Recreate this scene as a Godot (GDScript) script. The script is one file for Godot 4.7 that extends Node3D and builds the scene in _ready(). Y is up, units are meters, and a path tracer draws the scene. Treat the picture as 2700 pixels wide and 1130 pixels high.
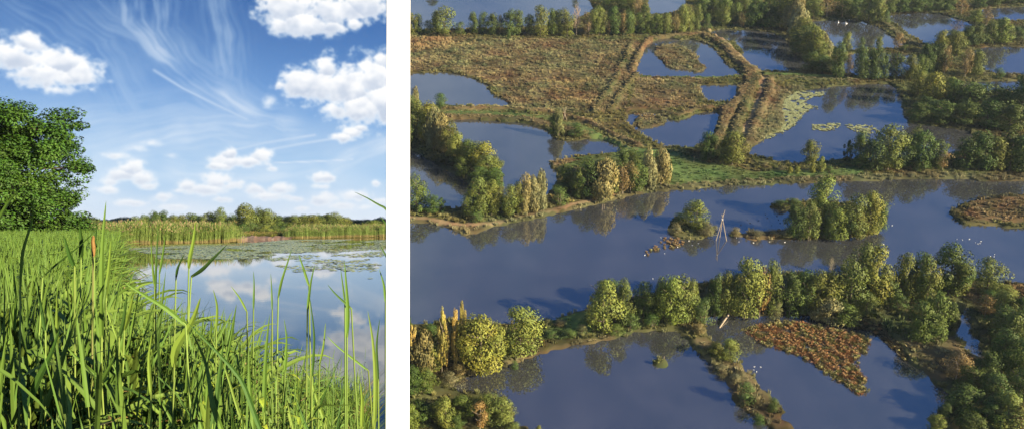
extends Node3D
# A lakeside seen from the reeds on one side of a white post, and on its other side a hillside of terraced
# fish ponds that rises steeply beyond a valley. All lengths are metres.

const TILT := 0.49742
const EYE := 2.40
const PITCH := 0.01371
const SLOPE_ORIGIN := Vector3(0,2.40,-205.00)
const FOV := 32.0060
var WATER := {
	"far_lake": PackedVector2Array([Vector2(-91.0,347.1),Vector2(39.0,347.1),Vector2(48.9,286.2),Vector2(47.9,262.3),Vector2(31.2,230.7),Vector2(10.2,222.2),Vector2(-30.2,217.2),Vector2(-70.3,215.6)]),
	"far_pool": PackedVector2Array([Vector2(91.2,340.4),Vector2(119.5,340.4),Vector2(101.8,265.3),Vector2(89.5,254.5),Vector2(79.0,252.6)]),
	"west_pond": PackedVector2Array([Vector2(-58.1,137.7),Vector2(-45.0,138.2),Vector2(-39.2,139.4),Vector2(-31.8,140.5),Vector2(-25.0,138.8),Vector2(-18.0,132.8),Vector2(-10.3,122.3),Vector2(-9.1,112.4),Vector2(-5.3,107.2),Vector2(-2.2,101.7),Vector2(-1.8,95.9),Vector2(-11.8,96.3),Vector2(-25.1,97.7),Vector2(-33.9,96.3),Vector2(-42.4,94.2),Vector2(-51.1,93.3)]),
	"mid_pond": PackedVector2Array([Vector2(-25.0,77.8),Vector2(-23.6,80.9),Vector2(-15.8,81.7),Vector2(-7.4,80.1),Vector2(3.5,78.2),Vector2(11.1,72.4),Vector2(13.8,67.6),Vector2(15.8,61.2),Vector2(19.6,59.8),Vector2(27.4,62.6),Vector2(32.7,61.5),Vector2(37.4,55.1),Vector2(38.2,51.8),Vector2(31.6,49.8),Vector2(25.5,48.5),Vector2(18.7,46.3),Vector2(12.7,42.3),Vector2(12.3,37.8),Vector2(14.5,33.4),Vector2(12.8,24.6),Vector2(10.1,18.1),Vector2(3.3,15.6),Vector2(-2.2,15.6),Vector2(-2.9,30.1),Vector2(-7.3,38.7),Vector2(-13.9,49.5),Vector2(-17.8,61.2),Vector2(-21.7,70.2)]),
	"side_pond": PackedVector2Array([Vector2(-44.9,53.7),Vector2(-34.5,52.1),Vector2(-31.7,50.5),Vector2(-25.9,42.6),Vector2(-19.1,33.7),Vector2(-12.7,25.4),Vector2(-6.8,21.4),Vector2(-4.5,16.3),Vector2(-13.1,11.9),Vector2(-14.7,10.0),Vector2(-38.0,9.8)]),
	"ring_pond": PackedVector2Array([Vector2(53.8,137.7),Vector2(55.9,148.0),Vector2(61.5,168.3),Vector2(66.9,186.7),Vector2(75.0,197.6),Vector2(81.8,199.9),Vector2(85.2,194.7),Vector2(90.6,197.6),Vector2(95.1,191.7),Vector2(98.6,183.9),Vector2(98.9,172.3),Vector2(97.4,156.3),Vector2(98.9,148.0),Vector2(100.6,137.1),Vector2(93.6,133.9),Vector2(82.0,133.3),Vector2(68.5,133.9),Vector2(59.9,133.9)]),
	"shade_pond": PackedVector2Array([Vector2(103.7,212.4),Vector2(105.9,196.9),Vector2(112.0,191.0),Vector2(111.3,182.5),Vector2(111.6,174.3),Vector2(108.7,167.0),Vector2(108.6,156.3),Vector2(109.1,148.0),Vector2(110.7,142.2),Vector2(121.2,141.6),Vector2(130.8,141.6),Vector2(137.1,149.7),Vector2(137.2,165.1),Vector2(138.6,185.3),Vector2(138.9,203.7),Vector2(135.4,211.6),Vector2(123.0,217.2),Vector2(110.9,217.2)]),
	"square_pond": PackedVector2Array([Vector2(78.9,122.3),Vector2(94.9,123.3),Vector2(89.4,104.4),Vector2(85.2,101.2),Vector2(77.3,101.2),Vector2(77.9,105.8),Vector2(77.3,113.8)]),
	"heart_pond": PackedVector2Array([Vector2(44.3,87.8),Vector2(48.0,87.0),Vector2(51.6,89.5),Vector2(55.4,87.0),Vector2(57.9,82.5),Vector2(60.5,80.1),Vector2(64.6,82.5),Vector2(68.7,87.0),Vector2(74.1,89.9),Vector2(78.9,89.5),Vector2(77.6,84.1),Vector2(74.0,73.9),Vector2(70.7,64.4),Vector2(62.8,55.4),Vector2(59.0,55.1),Vector2(52.3,55.1),Vector2(48.8,60.5),Vector2(46.0,66.9),Vector2(43.8,72.8),Vector2(42.3,80.1)]),
	"plant_pond": PackedVector2Array([Vector2(78.3,49.2),Vector2(81.8,55.1),Vector2(86.4,60.5),Vector2(88.6,64.4),Vector2(95.6,69.8),Vector2(100.9,79.7),Vector2(103.2,92.0),Vector2(109.0,105.3),Vector2(116.1,113.8),Vector2(129.3,119.3),Vector2(146.2,123.3),Vector2(160.2,124.8),Vector2(157.8,110.0),Vector2(148.5,87.8),Vector2(146.0,77.8),Vector2(155.1,73.9),Vector2(164.1,70.2),Vector2(161.5,63.0),Vector2(152.0,52.7),Vector2(140.3,44.8),Vector2(129.2,42.3),Vector2(108.3,44.8),Vector2(100.8,42.9),Vector2(92.1,41.7),Vector2(87.2,43.2),Vector2(82.9,45.4)]),
	"swan_pond": PackedVector2Array([Vector2(164.8,235.1),Vector2(176.0,238.7),Vector2(195.6,236.0),Vector2(196.7,223.9),Vector2(196.1,202.2),Vector2(195.6,187.4),Vector2(190.9,181.8),Vector2(182.5,179.0),Vector2(166.6,177.6),Vector2(158.8,172.3),Vector2(156.6,185.3),Vector2(162.9,203.7),Vector2(164.1,222.2)]),
	"swan_pond_low": PackedVector2Array([Vector2(154.2,165.1),Vector2(164.9,171.6),Vector2(179.6,172.3),Vector2(193.1,167.0),Vector2(185.6,152.7),Vector2(169.9,135.5),Vector2(160.4,132.8),Vector2(146.2,138.2)]),
	"brown_pond": PackedVector2Array([Vector2(211.7,248.8),Vector2(224.5,254.5),Vector2(236.8,257.4),Vector2(245.9,254.5),Vector2(249.5,244.1),Vector2(252.4,234.2),Vector2(249.4,222.2),Vector2(241.0,213.2),Vector2(233.1,208.4),Vector2(216.2,196.1),Vector2(207.2,185.3),Vector2(205.2,187.4),Vector2(205.8,197.6),Vector2(206.6,208.4),Vector2(209.3,226.4),Vector2(209.0,238.7)]),
	"corner_pond": PackedVector2Array([Vector2(267.4,260.3),Vector2(286.4,270.3),Vector2(328.1,275.5),Vector2(304.9,239.6),Vector2(273.6,236.9),Vector2(266.7,243.2)]),
	"east_pond": PackedVector2Array([Vector2(222.1,177.0),Vector2(232.3,181.8),Vector2(244.0,183.9),Vector2(266.1,179.7),Vector2(237.5,135.5),Vector2(219.2,137.1),Vector2(210.8,139.4),Vector2(210.8,146.8),Vector2(217.3,161.3)]),
	"east_pool": PackedVector2Array([Vector2(189.1,123.8),Vector2(197.7,126.4),Vector2(206.6,128.0),Vector2(232.6,128.0),Vector2(224.1,114.8),Vector2(194.0,113.8),Vector2(186.5,117.3)]),
	"long_lake": PackedVector2Array([Vector2(-36.7,1.8),Vector2(-28.4,1.3),Vector2(-22.5,0.7),Vector2(-17.3,-1.9),Vector2(-14.5,-4.9),Vector2(-12.9,-6.2),Vector2(-9.2,-4.9),Vector2(-5.5,-1.5),Vector2(0.7,0.9),Vector2(8.6,4.2),Vector2(16.7,8.6),Vector2(18.4,9.3),Vector2(27.5,13.4),Vector2(36.4,18.6),Vector2(45.2,20.9),Vector2(53.9,22.0),Vector2(67.3,24.9),Vector2(83.3,25.7),Vector2(99.1,27.8),Vector2(104.7,27.8),Vector2(122.7,29.2),Vector2(140.3,29.8),Vector2(145.1,27.3),Vector2(157.4,27.8),Vector2(174.8,27.8),Vector2(136.8,-28.7),Vector2(118.5,-28.7),Vector2(109.7,-28.0),Vector2(104.1,-26.6),Vector2(92.0,-25.8),Vector2(74.0,-25.8),Vector2(68.4,-24.9),Vector2(62.3,-25.3),Vector2(51.5,-27.5),Vector2(41.7,-30.3),Vector2(32.0,-33.6),Vector2(26.5,-36.4),Vector2(17.5,-39.7),Vector2(13.2,-41.8),Vector2(9.9,-44.3),Vector2(5.5,-45.0),Vector2(-6.9,-45.0),Vector2(-15.0,-44.6),Vector2(-28.9,-47.5)]),
	"near_pond": PackedVector2Array([Vector2(-12.1,-66.8),Vector2(-9.6,-63.9),Vector2(-6.2,-62.2),Vector2(-1.8,-60.1),Vector2(1.4,-58.7),Vector2(7.3,-55.9),Vector2(12.4,-53.6),Vector2(16.0,-53.1),Vector2(21.6,-51.1),Vector2(26.6,-49.0),Vector2(30.7,-47.9),Vector2(34.0,-48.2),Vector2(36.8,-49.7),Vector2(37.9,-53.1),Vector2(38.8,-55.5),Vector2(40.3,-58.3),Vector2(41.3,-62.2),Vector2(42.3,-64.8),Vector2(43.1,-67.3),Vector2(42.5,-70.8),Vector2(44.2,-73.1),Vector2(45.1,-75.4),Vector2(46.4,-77.2),Vector2(47.5,-82.5),Vector2(4.7,-82.5),Vector2(3.5,-77.7),Vector2(0.7,-76.4),Vector2(-0.1,-72.4),Vector2(-1.7,-70.1),Vector2(-4.9,-68.9),Vector2(-9.0,-68.5)]),
	"tussock_pond": PackedVector2Array([Vector2(42.2,-44.6),Vector2(43.2,-43.3),Vector2(49.4,-43.3),Vector2(61.4,-43.0),Vector2(71.8,-43.5),Vector2(81.3,-45.5),Vector2(80.9,-49.1),Vector2(82.4,-52.6),Vector2(81.0,-56.9),Vector2(80.9,-59.6),Vector2(83.8,-62.5),Vector2(82.5,-65.6),Vector2(84.9,-68.5),Vector2(84.6,-70.5),Vector2(81.3,-72.8),Vector2(77.6,-75.0),Vector2(73.3,-82.5),Vector2(52.2,-82.5),Vector2(51.5,-77.2),Vector2(49.9,-75.0),Vector2(51.3,-73.2),Vector2(50.3,-70.5),Vector2(49.3,-68.5),Vector2(48.2,-63.9),Vector2(47.1,-60.9),Vector2(45.7,-58.7),Vector2(42.9,-51.4),Vector2(42.0,-49.1)]),
	"creek": PackedVector2Array([Vector2(102.7,-39.1),Vector2(104.0,-39.7),Vector2(100.8,-45.5),Vector2(99.5,-49.7),Vector2(98.8,-53.1),Vector2(98.0,-57.8),Vector2(96.5,-59.8),Vector2(96.6,-57.2),Vector2(95.2,-54.8),Vector2(96.3,-52.2),Vector2(94.4,-50.7),Vector2(97.3,-47.6),Vector2(100.3,-43.0)]),
}
var ISLANDS := {
	"ring_island": PackedVector2Array([Vector2(70.1,181.1),Vector2(74.0,185.3),Vector2(79.6,187.4),Vector2(82.6,184.6),Vector2(85.9,179.7),Vector2(87.3,168.3),Vector2(86.3,156.3),Vector2(87.4,148.5),Vector2(85.6,143.3),Vector2(81.8,139.9),Vector2(79.9,142.2),Vector2(77.7,144.5),Vector2(72.4,145.0),Vector2(69.9,149.7),Vector2(69.0,156.3),Vector2(68.7,164.5),Vector2(68.5,171.6)]),
	"heart_island": PackedVector2Array([Vector2(44.4,78.2),Vector2(46.5,84.1),Vector2(51.2,86.6),Vector2(55.6,84.9),Vector2(57.6,80.9),Vector2(55.1,76.6),Vector2(50.9,72.8),Vector2(46.8,72.0),Vector2(44.5,74.3)]),
	"shrub_island": PackedVector2Array([Vector2(14.0,70.2),Vector2(20.6,73.9),Vector2(27.0,68.3),Vector2(27.0,64.0),Vector2(23.6,60.5),Vector2(17.1,60.9),Vector2(13.9,64.0)]),
	"willow_island": PackedVector2Array([Vector2(42.7,-0.9),Vector2(44.4,2.6),Vector2(47.1,4.2),Vector2(50.0,0.4),Vector2(55.4,-1.5),Vector2(55.2,-3.6),Vector2(53.4,-5.7),Vector2(50.1,-8.4),Vector2(48.0,-7.8),Vector2(44.7,-7.8),Vector2(42.5,-5.7)]),
	"bush_islet": PackedVector2Array([Vector2(58.2,-5.1),Vector2(59.5,-3.4),Vector2(61.6,-3.2),Vector2(61.9,-5.1),Vector2(60.1,-6.8),Vector2(58.2,-6.8)]),
	"tree_island": PackedVector2Array([Vector2(61.6,-7.0),Vector2(62.6,-4.9),Vector2(64.8,-3.6),Vector2(68.8,-3.6),Vector2(75.0,-3.0),Vector2(77.7,0.4),Vector2(79.2,8.1),Vector2(75.5,9.1),Vector2(74.2,10.5),Vector2(75.6,12.9),Vector2(79.7,14.4),Vector2(83.8,14.9),Vector2(91.3,13.1),Vector2(99.6,11.9),Vector2(104.1,7.2),Vector2(103.2,1.5),Vector2(100.2,-3.0),Vector2(94.6,-6.4),Vector2(86.4,-8.2),Vector2(75.1,-8.8),Vector2(69.1,-8.8),Vector2(64.0,-9.0)]),
	"east_island": PackedVector2Array([Vector2(124.0,7.7),Vector2(130.5,12.9),Vector2(136.8,15.6),Vector2(146.3,17.6),Vector2(151.8,18.6),Vector2(169.5,19.9),Vector2(154.2,-2.8),Vector2(138.9,-2.6),Vector2(137.1,-1.9),Vector2(131.4,-1.1),Vector2(124.2,-0.2),Vector2(123.2,3.5)]),
	"near_islet": PackedVector2Array([Vector2(28.8,-59.0),Vector2(30.1,-57.6),Vector2(32.1,-57.5),Vector2(32.5,-59.1),Vector2(31.2,-60.2),Vector2(29.3,-60.2)]),
}
var GROUND_KINDS := [
	[1,PackedVector2Array([Vector2(-68.3,202.9),Vector2(63.1,193.9),Vector2(63.7,185.3),Vector2(50.8,132.8),Vector2(43.6,92.0),Vector2(30.1,87.8),Vector2(14.4,87.8),Vector2(-1.8,94.2),Vector2(-3.0,104.4),Vector2(-10.5,127.4),Vector2(-25.2,142.2),Vector2(-58.6,141.0)])],
	[4,PackedVector2Array([Vector2(-68.1,201.4),Vector2(-21.3,199.9),Vector2(-16.9,186.7),Vector2(-31.3,178.3),Vector2(-63.4,171.6)])],
	[4,PackedVector2Array([Vector2(14.6,130.1),Vector2(34.6,135.5),Vector2(37.1,112.4),Vector2(30.5,92.0),Vector2(16.1,94.2)])],
	[1,PackedVector2Array([Vector2(54.0,132.8),Vector2(81.9,132.8),Vector2(76.7,110.0),Vector2(69.8,92.0),Vector2(51.2,94.2),Vector2(45.7,96.3)])],
	[4,PackedVector2Array([Vector2(72.6,127.4),Vector2(80.7,127.4),Vector2(77.3,101.7),Vector2(71.0,104.4)])],
	[4,PackedVector2Array([Vector2(94.6,122.3),Vector2(104.8,132.8),Vector2(95.9,110.0),Vector2(86.4,94.2),Vector2(78.9,87.8),Vector2(78.5,92.0),Vector2(86.6,100.8),Vector2(89.5,104.4)])],
	[4,PackedVector2Array([Vector2(78.2,87.8),Vector2(83.6,92.0),Vector2(72.2,57.8),Vector2(67.3,51.1),Vector2(66.9,56.1),Vector2(72.1,68.3)])],
	[1,PackedVector2Array([Vector2(107.3,130.1),Vector2(112.1,119.8),Vector2(101.9,87.8),Vector2(86.8,61.2),Vector2(78.8,51.1),Vector2(79.3,57.8),Vector2(91.8,87.8)])],
	[5,PackedVector2Array([Vector2(111.3,117.3),Vector2(122.4,122.3),Vector2(110.5,87.8),Vector2(97.7,68.3),Vector2(89.0,64.0),Vector2(88.9,68.3),Vector2(99.0,87.8)])],
	[2,PackedVector2Array([Vector2(12.3,42.3),Vector2(26.3,47.3),Vector2(38.0,50.5),Vector2(52.3,52.4),Vector2(62.6,41.7),Vector2(76.5,34.3),Vector2(102.1,35.7),Vector2(112.9,38.7),Vector2(110.3,32.3),Vector2(83.9,27.8),Vector2(63.8,26.8),Vector2(47.1,24.1),Vector2(39.1,24.6),Vector2(25.2,35.7)])],
	[4,PackedVector2Array([Vector2(12.6,42.3),Vector2(18.6,44.8),Vector2(22.2,43.5),Vector2(18.3,40.5),Vector2(13.4,38.7)])],
	[1,PackedVector2Array([Vector2(67.3,192.4),Vector2(99.1,192.4),Vector2(85.8,135.5),Vector2(58.2,135.5)])],
	[1,PackedVector2Array([Vector2(45.2,87.8),Vector2(59.6,87.8),Vector2(56.5,71.3),Vector2(42.9,71.3)])],
	[5,PackedVector2Array([Vector2(-37.3,5.8),Vector2(-22.1,2.6),Vector2(-14.0,-1.3),Vector2(-9.4,0.4),Vector2(-5.3,2.2),Vector2(7.5,7.2),Vector2(18.7,12.9),Vector2(30.4,18.9),Vector2(44.8,23.8),Vector2(68.8,27.8),Vector2(100.4,31.2),Vector2(124.8,32.9),Vector2(148.2,32.3),Vector2(177.1,31.2),Vector2(173.7,26.2),Vector2(144.8,26.2),Vector2(122.4,27.8),Vector2(98.5,26.2),Vector2(67.6,23.3),Vector2(44.1,19.9),Vector2(29.8,13.9),Vector2(16.1,7.2),Vector2(-5.1,-2.6),Vector2(-11.1,-7.2),Vector2(-17.5,-2.8),Vector2(-36.4,0.0)])],
	[4,PackedVector2Array([Vector2(133.7,14.4),Vector2(150.7,16.8),Vector2(168.3,18.1),Vector2(154.9,-1.7),Vector2(140.7,0.4),Vector2(130.9,1.5),Vector2(126.4,4.9)])],
	[4,PackedVector2Array([Vector2(62.3,-4.3),Vector2(76.9,-1.7),Vector2(74.2,-10.0),Vector2(60.7,-10.0)])],
	[1,PackedVector2Array([Vector2(-12.2,-62.5),Vector2(1.6,-57.8),Vector2(12.1,-52.7),Vector2(22.0,-50.1),Vector2(21.8,-52.1),Vector2(11.9,-54.6),Vector2(-1.5,-60.8),Vector2(-9.0,-64.3)])],
	[2,PackedVector2Array([Vector2(5.9,-45.3),Vector2(18.0,-40.9),Vector2(17.2,-49.4),Vector2(6.4,-52.7),Vector2(4.1,-49.4)])],
	[1,PackedVector2Array([Vector2(39.0,-50.7),Vector2(41.9,-52.1),Vector2(48.1,-64.3),Vector2(49.8,-70.8),Vector2(50.4,-77.9),Vector2(47.7,-77.9),Vector2(43.8,-71.9),Vector2(40.7,-60.8)])],
	[4,PackedVector2Array([Vector2(106.9,-31.6),Vector2(135.9,-30.0),Vector2(131.5,-36.4),Vector2(108.8,-37.9),Vector2(104.4,-36.4)])],
	[4,PackedVector2Array([Vector2(83.1,-52.1),Vector2(95.1,-50.7),Vector2(93.9,-55.9),Vector2(95.9,-60.8),Vector2(90.3,-65.4),Vector2(83.4,-64.3),Vector2(82.3,-57.2)])],
]
var GROUND_STROKES := [
	[1,3.5,PackedVector2Array([Vector2(-25.5,83.7),Vector2(-7.0,82.1),Vector2(5.6,79.7),Vector2(15.0,72.8),Vector2(28.1,66.2),Vector2(37.4,55.7)]),0.9],
	[2,4.0,PackedVector2Array([Vector2(-50.2,87.8),Vector2(-24.3,86.6),Vector2(-7.1,85.8),Vector2(12.7,81.3),Vector2(23.2,72.8),Vector2(32.7,59.8),Vector2(39.4,51.1),Vector2(50.1,47.3)]),0.9],
	[4,2.6,PackedVector2Array([Vector2(-50.9,92.0),Vector2(-21.8,91.6),Vector2(-1.5,91.2),Vector2(14.4,87.8),Vector2(26.5,78.9),Vector2(35.9,64.7),Vector2(43.6,53.7)]),1.1],
	[4,4.5,PackedVector2Array([Vector2(68.0,51.1),Vector2(75.0,72.0),Vector2(84.2,94.2),Vector2(95.7,114.8),Vector2(105.2,135.5)]),1.2],
	[0,3.5,PackedVector2Array([Vector2(71.1,48.5),Vector2(84.2,79.7),Vector2(98.4,114.8),Vector2(106.6,134.4)]),1.4],
	[3,2.2,PackedVector2Array([Vector2(74.1,47.9),Vector2(83.7,70.2),Vector2(96.8,100.8),Vector2(109.0,132.8)]),0.3],
	[1,3.0,PackedVector2Array([Vector2(77.6,50.5),Vector2(88.7,75.8),Vector2(101.4,105.3),Vector2(111.2,129.0)]),1.3],
	[0,2.4,PackedVector2Array([Vector2(30.9,87.8),Vector2(43.2,124.8),Vector2(53.5,165.1),Vector2(60.2,193.9)]),1.0],
	[1,2.2,PackedVector2Array([Vector2(33.3,87.8),Vector2(46.0,124.8),Vector2(55.3,158.8)]),0.2],
	[0,2.4,PackedVector2Array([Vector2(36.7,88.6),Vector2(48.5,122.3),Vector2(55.1,137.7)]),1.0],
	[4,3.6,PackedVector2Array([Vector2(52.6,136.6),Vector2(57.4,155.7),Vector2(63.3,177.0),Vector2(70.5,196.9),Vector2(87.9,202.9),Vector2(98.1,205.3)]),1.2],
	[3,2.6,PackedVector2Array([Vector2(104.1,214.0),Vector2(106.5,188.1),Vector2(106.9,165.1),Vector2(106.7,152.7),Vector2(108.8,138.8)]),1.0],
	[4,4.5,PackedVector2Array([Vector2(97.9,206.0),Vector2(102.9,191.0),Vector2(104.3,174.3),Vector2(103.6,155.1),Vector2(104.9,136.6)]),1.4],
	[2,2.2,PackedVector2Array([Vector2(55.7,133.3),Vector2(70.5,133.3),Vector2(86.6,132.2),Vector2(102.3,135.5)]),0.2],
	[3,1.6,PackedVector2Array([Vector2(-37.2,4.9),Vector2(-23.2,2.6),Vector2(-13.5,-1.3),Vector2(-5.2,0.4),Vector2(5.3,4.9),Vector2(18.6,11.9),Vector2(30.3,18.1)]),0.2],
	[2,3.0,PackedVector2Array([Vector2(109.2,136.6),Vector2(131.4,133.9),Vector2(147.2,128.5)]),0.8],
	[5,2.6,PackedVector2Array([Vector2(109.4,131.7),Vector2(129.2,128.0),Vector2(147.6,125.4)]),1.0],
	[4,3.0,PackedVector2Array([Vector2(43.3,89.5),Vector2(51.2,93.7),Vector2(58.8,87.8),Vector2(62.5,84.5),Vector2(69.4,90.3),Vector2(77.7,94.6)]),0.8],
	[5,3.0,PackedVector2Array([Vector2(205.4,239.6),Vector2(201.1,211.6),Vector2(199.2,186.7),Vector2(200.8,178.3)]),0.8],
]
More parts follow.
